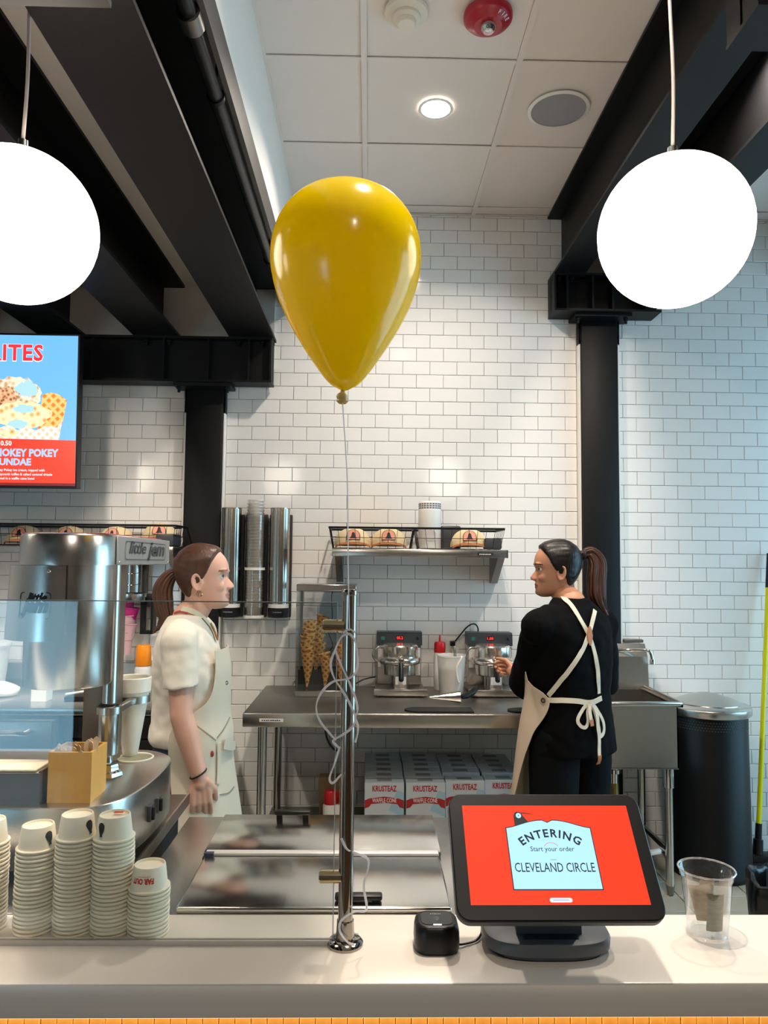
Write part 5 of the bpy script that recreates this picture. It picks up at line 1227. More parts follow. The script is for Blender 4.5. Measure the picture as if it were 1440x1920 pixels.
# ================================================================ PEOPLE
from mathutils.bvhtree import BVHTree
def lerp_tab(tab, t):
    """tab = [(t, a, b, ...)] ascending; Catmull-like smooth interpolation"""
    if t <= tab[0][0]: return tab[0][1:]
    if t >= tab[-1][0]: return tab[-1][1:]
    for i in range(len(tab)-1):
        if tab[i][0] <= t <= tab[i+1][0]:
            f = (t-tab[i][0])/(tab[i+1][0]-tab[i][0])
            p0 = tab[max(i-1, 0)]; p1 = tab[i]; p2 = tab[i+1]; p3 = tab[min(i+2, len(tab)-1)]
            return tuple(.5*((2*b)+(c-a)*f+(2*a-5*b+4*c-d)*f*f+(3*b-a-3*c+d)*f**3) for a, b, c, d in zip(p0[1:], p1[1:], p2[1:], p3[1:]))
def sstep(a, b, x): t = max(0, min(1, (x-a)/(b-a))); return t*t*(3-2*t)
def remesh(b, voxel, it=4, fac=.5):
    bmesh.ops.recalc_face_normals(b.bm, faces=b.bm.faces)
    me = bpy.data.meshes.new('tmp'); b.bm.to_mesh(me); b.bm.free()
    o = bpy.data.objects.new('tmp', me); C.objects.link(o)
    m = o.modifiers.new('r', 'REMESH'); m.mode = 'VOXEL'; m.voxel_size = voxel; m.adaptivity = 0
    s_ = o.modifiers.new('s', 'SMOOTH'); s_.factor = fac; s_.iterations = it
    dg = bpy.context.evaluated_depsgraph_get(); me2 = bpy.data.meshes.new_from_object(o.evaluated_get(dg))
    bpy.data.objects.remove(o); n = B(); n.bm.from_mesh(me2); bpy.data.meshes.remove(me2); return n
def limb(b, pts, rr, seg=14):
    pts = [V(p) for p in pts]
    for i in range(len(pts)-1): b.cyl(pts[i], pts[i+1], rr[i], rr[i+1], seg)
    for p, r in zip(pts, rr): b.ell(p, r, seg=seg, rings=8)
def body_loft(b, tab, n=36, z0=None, z1=None, steps=24, grow=0, e=2.3):
    """tab rows: (z, cx, cy, a, b) ellipse-like sections"""
    z0 = tab[0][0] if z0 is None else z0; z1 = tab[-1][0] if z1 is None else z1; rings = []
    for i in range(steps+1):
        z = z0+(z1-z0)*i/steps; cx, cy, a, w = lerp_tab(tab, z)
        rings.append([V((cx+(a+grow)*math.copysign(abs(cos(t))**(2/e), cos(t)), cy+(w+grow)*math.copysign(abs(sin(t))**(2/e), sin(t)), z)) for t in [2*pi*k/n for k in range(n)]])
    b.loft(rings); return b
HEAD = [(-.104, .035, .066, .018), (-.098, .012, .078, .030), (-.088, -.010, .0855, .041), (-.074, -.034, .088, .049), (-.055, -.055, .0875, .056), (-.035, -.070, .087, .062), (-.012, -.083, .087, .067), (.010, -.091, .087, .0705), (.030, -.097, .0925, .073), (.055, -.099, .090, .0745), (.080, -.094, .081, .071), (.105, -.079, .062, .059), (.120, -.058, .040, .043), (.129, -.032, .014, .022), (.1305, -.012, -.006, .004)]
def head_pt(z, t, e=2.25):
    xb, xf, w = lerp_tab(HEAD, z); xc = (xb+xf)/2-.008; c, s_ = cos(t), sin(t)
    hx_ = (xf-xc) if c > 0 else (xc-xb)
    return V((xc+hx_*math.copysign(abs(c)**(2/e), c), w*math.copysign(abs(s_)**(2/e), s_), z))
def add_head(b, M):
    h = B(); rings = []
    zs = [-.104+(.2345)*i/44 for i in range(45)]
    h.loft([[head_pt(z, 2*pi*k/48) for k in range(48)] for z in zs])
    # nose
    ns = []
    for z, x, w in ((.020, .085, .0075), (.008, .089, .0085), (-.006, .098, .0095), (-.018, .107, .012), (-.026, .110, .014), (-.033, .104, .0145), (-.037, .092, .012)):
        ns.append([V((x-.03, -w*1.5, z)), V((x-.012, -w, z)), V((x, -w*.42, z)), V((x+.0015, 0, z)), V((x, w*.42, z)), V((x-.012, w, z)), V((x-.03, w*1.5, z))])
    h.loft(ns)
    for s_ in (-1, 1): h.ell((.094, s_*.0115, -.029), (.010, .0055, .0065), seg=10, rings=8)
    h.ell((.0825, 0, -.0515), (.0105, .023, .0055), seg=14, rings=8); h.ell((.0815, 0, -.0625), (.0105, .020, .006), seg=14, rings=8)
    h.ell((.078, 0, -.084), (.013, .018, .013), seg=12, rings=8)
    for s_ in (-1, 1):        # brow, cheek, ear
        h.ell((.079, s_*.028, .033), (.014, .024, .007), seg=12, rings=8)
        h.ell((.050, s_*.036, -.022), (.032, .0185, .026), seg=16, rings=10)
        Me = Matrix.Rotation(s_*rad(-18), 4, 'Z') @ Matrix.Rotation(rad(-10), 4, 'Y')
        ring = [Me @ V((-.008+.0155*cos(a), 0, .029*sin(a)+.002)) + V((0, s_*.0775, -.004)) for a in [2*pi*k/18 for k in range(18)]]
        h.tube(ring, .0048, 8, closed=True); h.ell((-.004, s_*.0735, -.004), (.014, .005, .026), Me, seg=12, rings=8); h.ell((-.001, s_*.074, -.032), (.007, .005, .007), seg=8, rings=6)
    h.bm.transform(M); me = h.bm; b.merge(me)
def shape_face(bm_, M):
    """after remeshing: eye sockets, lip line, ear hollow"""
    Mi = M.inverted()
    for v in bm_.verts:
        p = Mi @ v.co
        if p.z < -.12 or p.z > .15 or abs(p.x) > .14 or abs(p.y) > .1: continue
        d = V((0, 0, 0)); ay = abs(p.y)
        g = math.exp(-(((ay-.032)/.015)**2+((p.z-.014)/.010)**2))*(p.x > .04); d.x -= .0085*g
        g = math.exp(-((p.z+.0570)/.0022)**2-(p.y/.022)**4)*(p.x > .06); d.x -= .002*g
        g = math.exp(-((p.z-.012)/.012)**2-(p.y/.014)**2)*(p.x > .07); d.x -= .002*g
        if ay > .068:
            g = math.exp(-((p.x+.004)/.006)**2-((p.z+.002)/.012)**2); d.y -= math.copysign(.006*g, p.y)
        v.co += M.to_3x3() @ d
def face_mats(bm_, M):
    Mi = M.inverted()
    for f in bm_.faces:
        p = Mi @ f.calc_center_median(); ay = abs(p.y)
        if -.02 < p.x and abs(p.z) < .2 and abs(p.y) < .1:
            if p.x > .078 and ay < .0245*(1-((p.z+.057)/.016)**2) and -.0690 < p.z < -.0465: f.material_index = 1
            elif p.x > .055 and .012 < ay < .054 and abs(p.z-(.0355-.25*max(0, ay-.042))) < .0030: f.material_index = 2
def hand(b, wr, d, pn, th, curl=(.35, .5, .4), s=1.0, spread=.04, thumb_curl=.3):
    """wr wrist, d towards fingers, pn palm normal, th thumb side"""
    wr = V(wr); d = V(d).normalized(); pn = V(pn); pn = (pn-d*pn.dot(d)).normalized(); th_ = d.cross(pn); 
    if th_.dot(V(th)) < 0: th_ = -th_
    limb(b, [wr-d*.03*s, wr, wr+d*.02*s], [.024*s, .022*s, .024*s])
    for k in range(4):
        o_ = (1.5-k)*.0185*s
        limb(b, [wr+d*.012*s+th_*o_*.6, wr+d*.045*s+th_*o_*.9, wr+d*.082*s+th_*o_], [.0145*s, .0135*s, .0105*s], 10)
    L_ = [(.040, .024, .020), (.044, .027, .021), (.041, .025, .021), (.032, .019, .018)]
    for k in range(4):
        o_ = (1.5-k)*.0195*s; p_ = wr+d*.084*s+th_*o_; a = 0; pts = [p_]; dd = (d+th_*(1.5-k)*spread).normalized()
        for j in range(3):
            a += curl[j]*(1+.12*k); pts.append(pts[-1]+(dd*cos(a)+pn*sin(a))*L_[k][j]*s)
        limb(b, pts, [.0095*s, .0088*s, .0082*s, .0068*s], 10)
    p_ = wr+d*.022*s+th_*.026*s; t1 = (d*.75+th_*.6+pn*.35).normalized(); t2 = (d*.95+th_*.15+pn*(.2+thumb_curl)).normalized()
    limb(b, [p_-t1*.01*s, p_+t1*.034*s, p_+t1*.034*s+t2*.03*s, p_+t1*.034*s+t2*.03*s+(t2+pn*.3).normalized()*.024*s], [.0155*s, .0115*s, .0098*s, .0078*s], 10)
SKIN = lambda n, c: mat(n, c, .48, var=.05, vs_=25, bump=.05, bs=250, sss=.12)
def hair_cap(t, M, m, grow=.009, fringe=.0, edge=None):
    tab = [(-.0765, -.12), (-.074, -.038), (-.05, -.034), (-.022, -.026), (-.004, .004), (.02, .022), (.04, .034), (.06, .043), (.085, .056+fringe), (.105, .066+fringe), (.135, .08)]
    b = B(); rings = []; nz, nt = 56, 84
    for i in range(nz+1):
        z = -.092+(.2225)*i/nz; row = []
        for k in range(nt):
            p = head_pt(z, 2*pi*k/nt); hl, = lerp_tab(tab, z); s_ = sstep(-.004, .007, hl-p.x)
            n_ = V((p.x+.005, p.y*1.15, max(0, z-.02)*1.2)).normalized()
            off = -.010+(grow+.010)*s_
            off += s_*(.0016*noise.noise(V((p.x*18, abs(p.y)*90, z*90)))+.003*noise.noise(p*14))
            row.append(p+n_*off)
        rings.append(row)
    b.loft(rings); b.bm.transform(M); return b.build('hair', m, t, smooth=180)
def tail(t, par, pts, rr, m, M=None, flat_=.75, n=26, sd=1, name='ponytail'):
    """ponytail made of many strands along one path"""
    rs = random.Random(sd); path = smooth_path(pts, 10); N = len(path); b = B()
    rad_ = [lerp_tab([(k/(len(rr)-1), r) for k, r in enumerate(rr)], i/(N-1))[0] for i in range(N)]
    b.tube([p for p in path], [r*.72 for r in rad_], 16)
    for s_ in range(n):
        a = 2*pi*s_/n+rs.uniform(-.2, .2); ro = rs.uniform(.55, .92); st = rs.uniform(.86, 1.0); out = []
        for i, p in enumerate(path[:int(N*st)]):
            d = (path[min(i+1, N-1)]-path[max(i-1, 0)]).normalized(); u_ = d.cross(V((0, 1, .02))).normalized(); w_ = d.cross(u_)
            f = i/(N-1); wob = .05*sin(6*f+s_)
            out.append(p+(u_*cos(a+wob)*1.0+w_*sin(a+wob)*flat_)*rad_[i]*ro)
        k_ = len(out); b.tube(out, [max(.0012, rad_[i]*.26*(1-.75*(i/k_)**3)) for i in range(k_)], 6)
    return b.build(name, m, par, True, smooth=180)
def hairmat(name, c, streak): return mat(name, c, .38, var=streak, vs_=60, stretch=(1, 1, .16), bump=.35, bs=130, spec=.35)
def eyes(t, M, lash):
    for s_ in (-1, 1):
        c = M @ V((.0668, s_*.032, .0135)); fw = (M.to_3x3() @ V((1, s_*.12, 0))).normalized()
        e_ = B().ell(c, .0115, seg=16, rings=10).build('eye', mat('eye_white', '#e6dfd8', .2), t)
        B().ell(c+fw*.0078, .0056, seg=12, rings=8).build('iris', mat('iris_brown', '#2c1c12', .15), e_)
        pts = [M @ V((.0668+.0122*cos(q)*1.0, s_*(.032+.0128*sin(q)), .0175-.004*abs(sin(q))**2)) for q in [(-1.0+2.0*k/8) for k in range(9)]]
        B().tube(pts, .0013, 6).build('lash_line', lash, e_)
def cast(bv, u, v, lift=.004):
    d = (_r*((u-720)/F)+_u*(-(v-960)/F)+_f).normalized(); h = bv.ray_cast(V((0, 0, H)), d)
    if h[0] is None: return None, None
    n = h[1] if h[1].dot(d) < 0 else -h[1]
    return h[0]+n*lift, n
def bvh_of(bms, Mw):
    b = bmesh.new()
    for o in bms:
        b.from_mesh(o.data)
    b.transform(Mw); bmesh.ops.recalc_face_normals(b, faces=b.faces); tr = BVHTree.FromBMesh(b); b.free(); return tr
def strap(name, px, bv, w, m, t, lift=.004, thick=.0012, n=6):
    """band lying on the garment along a traced pixel path"""
    out = []; ws = []
    path = smooth_path([(u, v, 0) for u, v in px], n); hits = [cast(bv, p.x, p.y, lift) for p in path]
    hits = [h for h in hits if h[0] is not None]
    for i, (p, nn) in enumerate(hits):
        d = hits[min(i+1, len(hits)-1)][0]-hits[max(i-1, 0)][0]; out.append(p); ws.append(d.cross(nn).normalized()*w)
    return B().ribbon(out, ws, thick).build(name, m, t, True)
def wrinkle(b, amp, f1, f2, zr=None):
    for v in b.bm.verts:
        k = amp*(noise.noise(V((v.co.x*f1, v.co.y*f1, v.co.z*f1*.5)))+.45*noise.noise(v.co*f2))
        v.co += v.normal*k
CANVAS = mat('cream_canvas', '#d8cdb8', .85, var=.06, vs_=6, bump=.25, bs=500)
LEATHER = mat('tan_leather', '#b4703f', .55, var=.08)

# ---------------------------------------------------------------- woman in white (faces right)
p1 = thing('person', 'woman in cream t-shirt and apron with a brown ponytail, facing right', 'person', (-.635, 2.75, 0))
HM1 = Matrix.Translation((.030, 0, 1.477)) @ Matrix.Rotation(rad(-3), 4, 'Y') @ Matrix.Scale(1.0, 4)
TOR1 = [(.84, -.003, 0, .118, .165), (.90, -.008, 0, .112, .158), (.98, -.012, 0, .105, .142), (1.06, -.012, 0, .108, .145), (1.14, -.010, 0, .117, .155), (1.21, -.016, 0, .106, .165), (1.27, -.022, 0, .088, .165), (1.31, -.026, 0, .072, .130), (1.345, -.026, 0, .058, .075), (1.37, -.022, 0, .052, .056)]
b = B(); add_head(b, HM1)
limb(b, [HM1 @ V((-.015, 0, -.035)), HM1 @ V((-.022, 0, -.09)), (-.022, 0, 1.34)], [.054, .050, .060], 20)
body_loft(b, TOR1, grow=-.012, z0=.84)
sh = V((-.012, -.160, 1.272)); el = V((.012, -.205, 1.030)); wr = V((.078, -.205, .826))
limb(b, [sh, (sh+el)/2, el, el+(wr-el)*.3, wr], [.047, .043, .038, .039, .0255], 18)
hand(b, wr, (.10, -.01, -1), (-.35, 1, 0), (1, 0, 0), (.45, .65, .45), 1.0)
shL = V((-.012, .160, 1.272)); elL = V((-.05, .205, 1.03)); wrL = V((-.03, .20, .83))
limb(b, [shL, (shL+elL)/2, elL, el*0+elL+(wrL-elL)*.3, wrL], [.047, .043, .038, .039, .0255], 18)
hand(b, wrL, (.1, 0, -1), (-.1, -1, 0), (1, 0, 0), (.25, .35, .3), 1.0)
for s_ in (-1, 1): limb(b, [(0, s_*.085, .86), (.01, s_*.085, .48), (-.015, s_*.085, .08)], [.085, .055, .036], 16); limb(b, [(-.03, s_*.085, .05), (.13, s_*.09, .035)], [.036, .03], 12)
b = remesh(b, .0038, 5); shape_face(b.bm, HM1); face_mats(b.bm, HM1)
body1 = b.build('body', [SKIN('skin_light', '#deac95'), SKIN('lips_rose', '#cb8a7b'), mat('brow_brown', '#8a6350', .7)], p1, smooth=180)
HR1 = hairmat('brown_hair', '#54382a', .55)
eyes(p1, HM1, mat('lash_dark', '#2a1d18', .6))
hr = hair_cap(p1, HM1, HR1)
tie = P(331, 1073, Y=2.75)
tail(p1, hr, [P(345, 1072, Y=2.75), tie, P(316, 1085, Y=2.75), P(306, 1108, Y=2.75), P(308, 1138, Y=2.745), P(310, 1162, Y=2.74), P(286, 1188, Y=2.735)], [.018, .017, .026, .034, .034, .026, .003], HR1, sd=3)
B().tube([tie+V((.006*cos(a)*.3, .019*cos(a), .019*sin(a))) for a in [2*pi*k/20 for k in range(20)]], .0065, 8, closed=True).build('hair_tie', MATTEBLK, hr, True)
lobe = HM1 @ V((.001, -.0815, -.042))
GOLD = mat('gold_metal', '#d9b878', .2, 1.0)
B().tube([lobe+V((.009*cos(a), -.004*cos(a)*0, -.003+.010*sin(a))) for a in [2*pi*k/24 for k in range(24)]], .0017, 6, closed=True).build('hoop_earring', GOLD, p1)
B().tube([lobe+V((.004+.007*cos(a), -.003, -.004+.008*sin(a))) for a in [2*pi*k/24 for k in range(24)]], .0013, 6, closed=True).build('hoop_earring', GOLD, p1)
# jeans, shoes
b = B(); body_loft(b, [(.80, 0, 0, .128, .172), (.86, -.004, 0, .124, .17), (.94, -.008, 0, .116, .16)], steps=6)
for s_ in (-1, 1): limb(b, [(0, s_*.085, .84), (.012, s_*.088, .48), (-.012, s_*.088, .10)], [.098, .070, .062], 18)
b = remesh(b, .008, 4); b.build('jeans', mat('dark_denim', '#2f4560', .8, var=.2, vs_=30, bump=.3, bs=400), p1, smooth=180)
for s_ in (-1, 1): B().ell((.045, s_*.088, .045), (.135, .047, .05), seg=18, rings=10).build('shoe', BLACKPL, p1)
# t-shirt
TEE1 = [(.905, -.004, 0, .130, .176), (.93, -.010, 0, .137, .182), (.98, -.014, 0, .126, .170), (1.06, -.014, 0, .122, .165), (1.14, -.012, 0, .127, .170), (1.21, -.018, 0, .116, .176), (1.27, -.024, 0, .100, .172), (1.31, -.028, 0, .084, .135), (1.34, -.028, 0, .072, .085), (1.352, -.026, 0, .066, .070)]
b = B(); body_loft(b, TEE1)
for s_ in (-1, 1):
    limb(b, [(-.014, s_*.125, 1.285), (-.012, s_*.168, 1.265)], [.060, .062], 18)
    rings = []
    for f, r in ((0, .060), (.35, .061), (.7, .060), (1.0, .062), (1.005, .058)):
        c = V((-.012, s_*.165, 1.27)).lerp(V((.004, s_*.196, 1.122)), f); rings.append([c+V((r*.98*cos(a), r*.92*sin(a), .006*cos(a))) for a in [2*pi*k/28 for k in range(28)]])
    b.loft(rings)
b = remesh(b, .0055, 9); wrinkle(b, .007, 9, 30)
tee1 = b.build('t_shirt', mat('cream_cotton', '#e4dacb', .9, var=.03, bump=.55, bs=26, spec=.2), p1, smooth=180)
# apron sheet
APR = [(.48, .045, 0, .150, .225), (.60, .040, 0, .142, .215), (.72, .028, 0, .134, .202), (.84, .012, 0, .130, .190), (.93, .004, 0, .136, .190), (1.0, -.006, 0, .134, .180), (1.10, -.008, 0, .136, .178), (1.17, -.010, 0, .136, .178), (1.235, -.012, 0, .128, .178)]
ANG = [(.48, 100), (.80, 104), (.92, 104), (.975, 98), (1.02, 78), (1.06, 52), (1.10, 42), (1.16, 37), (1.235, 34)]
def apron_sheet(tab, ang, z0, z1, nz=44, nt=40, side=None, grow=.004, amp=.004, thick=.003):
    b = B(); rows = []
    for i in range(nz+1):
        z = z0+(z1-z0)*i/nz; cx, cy, a, w = lerp_tab(tab, z); am = lerp_tab(ang, z); am = (am[0], am[-1]); row = []
        for k in range(nt+1):
            t = rad(-am[0]+(am[0]+am[1])*k/nt); e = 2.25
            q = V((cx+(a+grow)*math.copysign(abs(cos(t))**(2/e), cos(t)), cy+(w+grow)*math.copysign(abs(sin(t))**(2/e), sin(t)), z))
            nn = V((cos(t), sin(t), 0)); q += nn*(amp*(1+max(0, .9-z)*2.5)*noise.noise(V((t*3.2, z*2.6, 3)))); row.append(b.bm.verts.new(q))
        rows.append(row)
    for r0, r1 in zip(rows, rows[1:]):
        for k in range(nt): b.bm.faces.new((r0[k], r0[k+1], r1[k+1], r1[k]))
    bmesh.ops.recalc_face_normals(b.bm, faces=b.bm.faces); bmesh.ops.solidify(b.bm, geom=list(b.bm.faces), thickness=thick); return b
ap1 = apron_sheet(APR, ANG, .48, 1.235).build('apron', CANVAS, p1, smooth=60)
W1 = TM[p1.name]
bvA = bvh_of([ap1], W1); bvT = bvh_of([tee1, body1], W1); bvAll = bvh_of([ap1, tee1, body1], W1)
strap('neck_strap', [(404, 1203), (398, 1185), (388, 1168), (374, 1153), (358, 1145), (342, 1142)], bvT, .009, CANVAS, p1, .005)
strap('leather_tab', [(404, 1200), (398, 1184), (391, 1170)], bvT, .007, LEATHER, p1, .009)
strap('red_collar_lining', [(352, 1150), (338, 1147), (328, 1150)], bvT, .003, mat('red_trim', '#b5484a', .8), p1, .004)
strap('waist_tie', [(404, 1386), (385, 1370), (366, 1355)], bvA, .0035, CANVAS, p1, .004)
strap('apron_seam', [(405, 1385), (418, 1368), (430, 1345)], bvA, .0012, mat('seam_shadow', '#8f8676', .9), p1, .002)
strap('pocket_strip', [(408, 1392), (408, 1430), (407, 1470)], bvA, .0095, CANVAS, p1, .006)
strap('pocket_flap', [(416, 1395), (428, 1398), (440, 1396)], bvA, .016, CANVAS, p1, .010)
strap('pocket_seam', [(412, 1490), (428, 1486), (438, 1475)], bvA, .0012, mat('seam_shadow', '#8f8676', .9), p1, .002)
h_, n_ = cast(bvA, 397, 1413, .003)
if h_ is not None:
    B().ell(h_, (.006, .004, .011), seg=10, rings=6).build('woven_tag', mat('tag_red', '#9c4038', .7), p1, True)
h_, n_ = cast(bvA, 424, 1280, .003)
if h_ is not None: B().tube([h_+V((.006*cos(a)*.6, -.002, .006*sin(a))) for a in [2*pi*k/16 for k in range(16)]], .0014, 6, closed=True).build('eyelet', INK, p1, True)
h_, n_ = cast(bvA, 404, 1215, .003)
if h_ is not None: B().tube([h_+V((.005*cos(a), -.003, .008*sin(a))) for a in [2*pi*k/16 for k in range(16)]], .0018, 6, closed=True).build('eyelet', mat('dark_brass', '#5a4a38', .3, .9), p1, True)
fd = (wr-el).normalized(); c_ = el+(wr-el)*.93; u_ = fd.orthogonal().normalized(); v_ = fd.cross(u_)
B().tube([c_+(u_*cos(a)+v_*sin(a))*.0285+fd*.006*cos(a) for a in [2*pi*k/28 for k in range(28)]], .0028, 8, closed=True).build('wrist_band', MATTEBLK, p1)

# ---------------------------------------------------------------- woman in black (seen from behind, head turned left)
A2 = rad(121); B2 = V((.867, 3.19, 0))
p2 = thing('person', 'woman in black t-shirt with cream apron straps, seen from behind at the waffle iron', 'person', B2, A2)
W2 = TM[p2.name]; W2i = W2.inverted()
def L2(x, y, z): return W2i @ V((x, y, z))
he = P(1050, 1073, Y=3.17)
HM2 = W2i @ Matrix.Translation((he.x, 3.235, he.z)) @ Matrix.Rotation(rad(176), 4, 'Z') @ Matrix.Rotation(rad(1), 4, 'Y') @ Matrix.Scale(1.03, 4)
hc = HM2.translation
TOR2 = [(.84, 0, 0, .125, .175), (.92, 0, 0, .118, .165), (1.0, 0, 0, .108, .15), (1.1, 0, 0, .112, .158), (1.2, 0, 0, .115, .172), (1.28, -.005, 0, .105, .182), (1.335, -.012, 0, .085, .160), (1.375, -.012, 0, .066, .10), (1.41, -.006, 0, .055, .062)]
b = B(); add_head(b, HM2)
limb(b, [HM2 @ V((-.018, 0, -.035)), HM2 @ V((-.026, 0, -.09)), (-.008, 0, 1.385)], [.055, .052, .062], 20)
body_loft(b, TOR2, grow=-.014)
sL = V((-.01, .178, 1.305)); eL = L2(.712, 3.335, 1.035); hL = L2(.685, 3.625, 1.035); wL = eL.lerp(hL, .78)
limb(b, [sL, (sL+eL)/2, eL, eL.lerp(wL, .35), wL], [.05, .046, .041, .041, .027], 18)
hd = (hL-eL).normalized(); hand(b, wL, hd+V((0, 0, .12)), W2i.to_3x3() @ V((-1, .1, -.1)), (0, 0, 1), (.8, 1.1, .8), 1.0, .0, .6)
sR = V((-.01, -.178, 1.305)); eR = L2(1.055, 3.36, 1.02); wR = L2(.93, 3.47, 1.0)
limb(b, [sR, (sR+eR)/2, eR, eR.lerp(wR, .35), wR], [.05, .046, .041, .041, .027], 18)
hand(b, wR, wR-eR, (.2, .2, -1), (1, 0, .3), (.4, .5, .4), 1.0)
for s_ in (-1, 1): limb(b, [(0, s_*.09, .88), (.005, s_*.09, .48), (-.02, s_*.09, .08)], [.095, .06, .038], 16); limb(b, [(-.03, s_*.09, .05), (.13, s_*.1, .035)], [.038, .03], 12)
b = remesh(b, .004, 5); shape_face(b.bm, HM2); face_mats(b.bm, HM2)
body2 = b.build('body', [SKIN('skin_tan', '#bd8667'), SKIN('lips_tan', '#a35e50'), mat('brow_dark', '#2f211b', .7)], p2, smooth=180)
eyes(p2, HM2, mat('lash_dark', '#2a1d18', .6))
HR2 = hairmat('black_hair', '#17110e', .5); HR2T = hairmat('dark_brown_tail', '#3a2012', .6)
hr2 = hair_cap(p2, HM2, HR2, .011, .004)
tie2 = P(1094, 1040, Y=3.235)
tail(p2, hr2, [P(1080, 1044, Y=3.235), tie2, P(1108, 1037, Y=3.235), P(1120, 1055, Y=3.23), P(1119, 1090, Y=3.215), P(1121, 1122, Y=3.20), P(1138, 1155, Y=3.185)], [.020, .018, .026, .037, .040, .038, .012], HR2T, sd=5, n=34)
B().tube([tie2+V((.006*sin(a)*.5, .020*cos(a), .020*sin(a))) for a in [2*pi*k/20 for k in range(20)]], .007, 8, closed=True).build('hair_tie', MATTEBLK, hr2, True)
# trousers, shoes
b = B(); body_loft(b, [(.80, 0, 0, .138, .185), (.88, 0, 0, .132, .18), (.96, 0, 0, .12, .168)], steps=6)
for s_ in (-1, 1): limb(b, [(0, s_*.095, .84), (.01, s_*.098, .48), (-.01, s_*.098, .08)], [.108, .098, .092], 18)
b = remesh(b, .008, 4); wrinkle(b, .004, 8, 26); b.build('trousers', mat('charcoal_cotton', '#090a0e', .85, var=.1, bump=.4, bs=26, spec=.15), p2, smooth=180)
for s_ in (-1, 1): B().ell((.045, s_*.098, .045), (.138, .05, .05), seg=18, rings=10).build('shoe', BLACKPL, p2)
# oversized t-shirt
TEE2 = [(.765, -.004, 0, .148, .198), (.82, -.004, 0, .148, .198), (.92, -.004, 0, .140, .190), (1.0, -.002, 0, .132, .180), (1.1, -.004, 0, .138, .186), (1.2, -.006, 0, .140, .196), (1.28, -.012, 0, .126, .200), (1.335, -.018, 0, .100, .172), (1.378, -.016, 0, .078, .108), (1.405, -.010, 0, .069, .076)]
b = B(); body_loft(b, TEE2)
for sp, ep, k in ((sL, eL, 1), (sR, eR, -1)):
    limb(b, [V((-.012, k*.13, 1.315)), V((-.01, k*.185, 1.285))], [.070, .078], 18)
    d = (ep-sp).normalized(); u_ = d.cross(V((0, 0, 1))).normalized(); v_ = d.cross(u_); rings = []
    for f, r in ((-.02, .072), (.2, .080), (.5, .084), (.8, .088), (1.04, .090), (1.05, .084)):
        c = sp.lerp(ep, f)+V((0, 0, -.012*f)); rings.append([c+(u_*cos(a)*.88+v_*sin(a))*r for a in [2*pi*q_/30 for q_ in range(30)]])
    b.loft(rings)
b = remesh(b, .006, 8); wrinkle(b, .010, 7, 22)
tee2 = b.build('t_shirt', mat('black_cotton', '#040405', .9, var=.08, bump=.5, bs=22, spec=.12), p2, smooth=180)
APR2 = [(.46, .035, 0, .165, .27), (.60, .03, 0, .160, .255), (.74, .022, 0, .158, .236), (.88, .012, 0, .155, .215), (.98, .004, 0, .146, .200), (1.02, .002, 0, .144, .198), (1.12, 0, 0, .146, .2), (1.24, 0, 0, .14, .2)]
AN2 = [(.46, 62, 74), (.70, 74, 84), (.86, 88, 96), (.97, 104, 114), (1.02, 100, 108), (1.06, 70, 74), (1.12, 48, 48), (1.24, 34, 34)]
ap2 = apron_sheet(APR2, AN2, .46, 1.24, grow=.008, amp=.006).build('apron', mat('beige_canvas', '#c9b59c', .85, var=.06, vs_=6, bump=.25, bs=500), p2, smooth=60)
bv2 = bvh_of([tee2], W2); bv2a = bvh_of([ap2, tee2], W2)
strap('back_strap', [(1040, 1119), (1056, 1122), (1072, 1138), (1088, 1165), (1102, 1190), (1112, 1220), (1119, 1255), (1121, 1300)], bv2, .0095, CANVAS, p2, .006, n=8)
strap('back_strap', [(1113, 1146), (1108, 1166), (1101, 1190), (1088, 1222), (1068, 1254), (1046, 1282), (1030, 1304)], bv2, .0095, CANVAS, p2, .009, n=8)
h_, n_ = cast(bv2, 1102, 1192, .013)
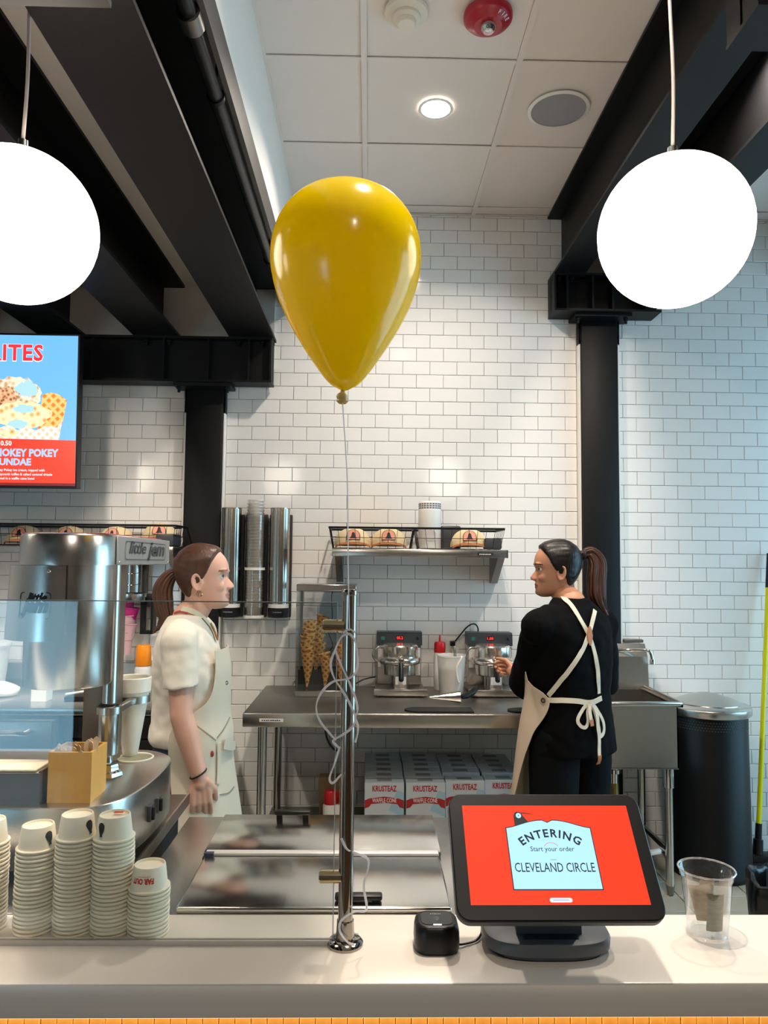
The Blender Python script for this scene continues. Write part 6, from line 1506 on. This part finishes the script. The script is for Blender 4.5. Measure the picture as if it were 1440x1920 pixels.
if h_ is not None:
    sd_ = V((1, 0, 0)); upv = V((0, 0, 1)); sd_ = (sd_-n_*sd_.dot(n_)).normalized(); upv = n_.cross(sd_); upv = upv if upv.z > 0 else -upv
    lp = B(); lp.loft([[h_+sd_*(.014*sin(2*pi*k/24)*(1-.25*abs(cos(2*pi*k/24))))+upv*(.040*cos(2*pi*k/24))+n_*d for k in range(24)] for d in (-.002, .002)]); lp = lp.build('leather_patch', LEATHER, p2, True, smooth=30)
    for a_, c2 in ((0, .03), (0, -.03), (.009, 0), (-.009, 0)): B().ell(h_+sd_*a_+upv*c2+n_*.002, .0022, seg=8, rings=6).build('rivet', CHROME, lp, True)
strap('waist_tie', [(1022, 1312), (1050, 1313), (1080, 1314), (1104, 1316), (1124, 1308)], bv2, .0105, CANVAS, p2, .012, n=8)
h_, n_ = cast(bv2a, 1020, 1313, .004)
if h_ is not None:
    u_ = n_.orthogonal().normalized(); v_ = n_.cross(u_)
    b = B(); b.tube([h_+(u_*cos(a)+v_*sin(a))*.008+n_*.004 for a in [2*pi*k/20 for k in range(20)]], .003, 8, closed=True); b.build('grommet', mat('dark_brass', '#5a4a38', .3, .9), p2, True)
BOWM = CANVAS
strap('bow_loop', [(1102, 1316), (1090, 1328), (1081, 1348), (1086, 1360), (1094, 1363), (1098, 1352), (1099, 1335), (1101, 1318)], bv2, .007, BOWM, p2, .014, n=8)
strap('bow_loop', [(1103, 1316), (1114, 1330), (1125, 1352), (1126, 1372), (1120, 1380), (1117, 1360), (1110, 1336), (1104, 1318)], bv2, .007, BOWM, p2, .016, n=8)
strap('bow_end', [(1105, 1317), (1113, 1340), (1116, 1370), (1117, 1400), (1117, 1418)], bv2, .008, BOWM, p2, .020, n=8)
strap('bow_end', [(1100, 1318), (1101, 1335), (1102, 1352)], bv2, .008, BOWM, p2, .020, n=8)
strap('leather_tip', [(1117, 1415), (1117, 1430)], bv2, .009, LEATHER, p2, .022)
strap('leather_tip', [(1102, 1348), (1103, 1360)], bv2, .009, LEATHER, p2, .022)
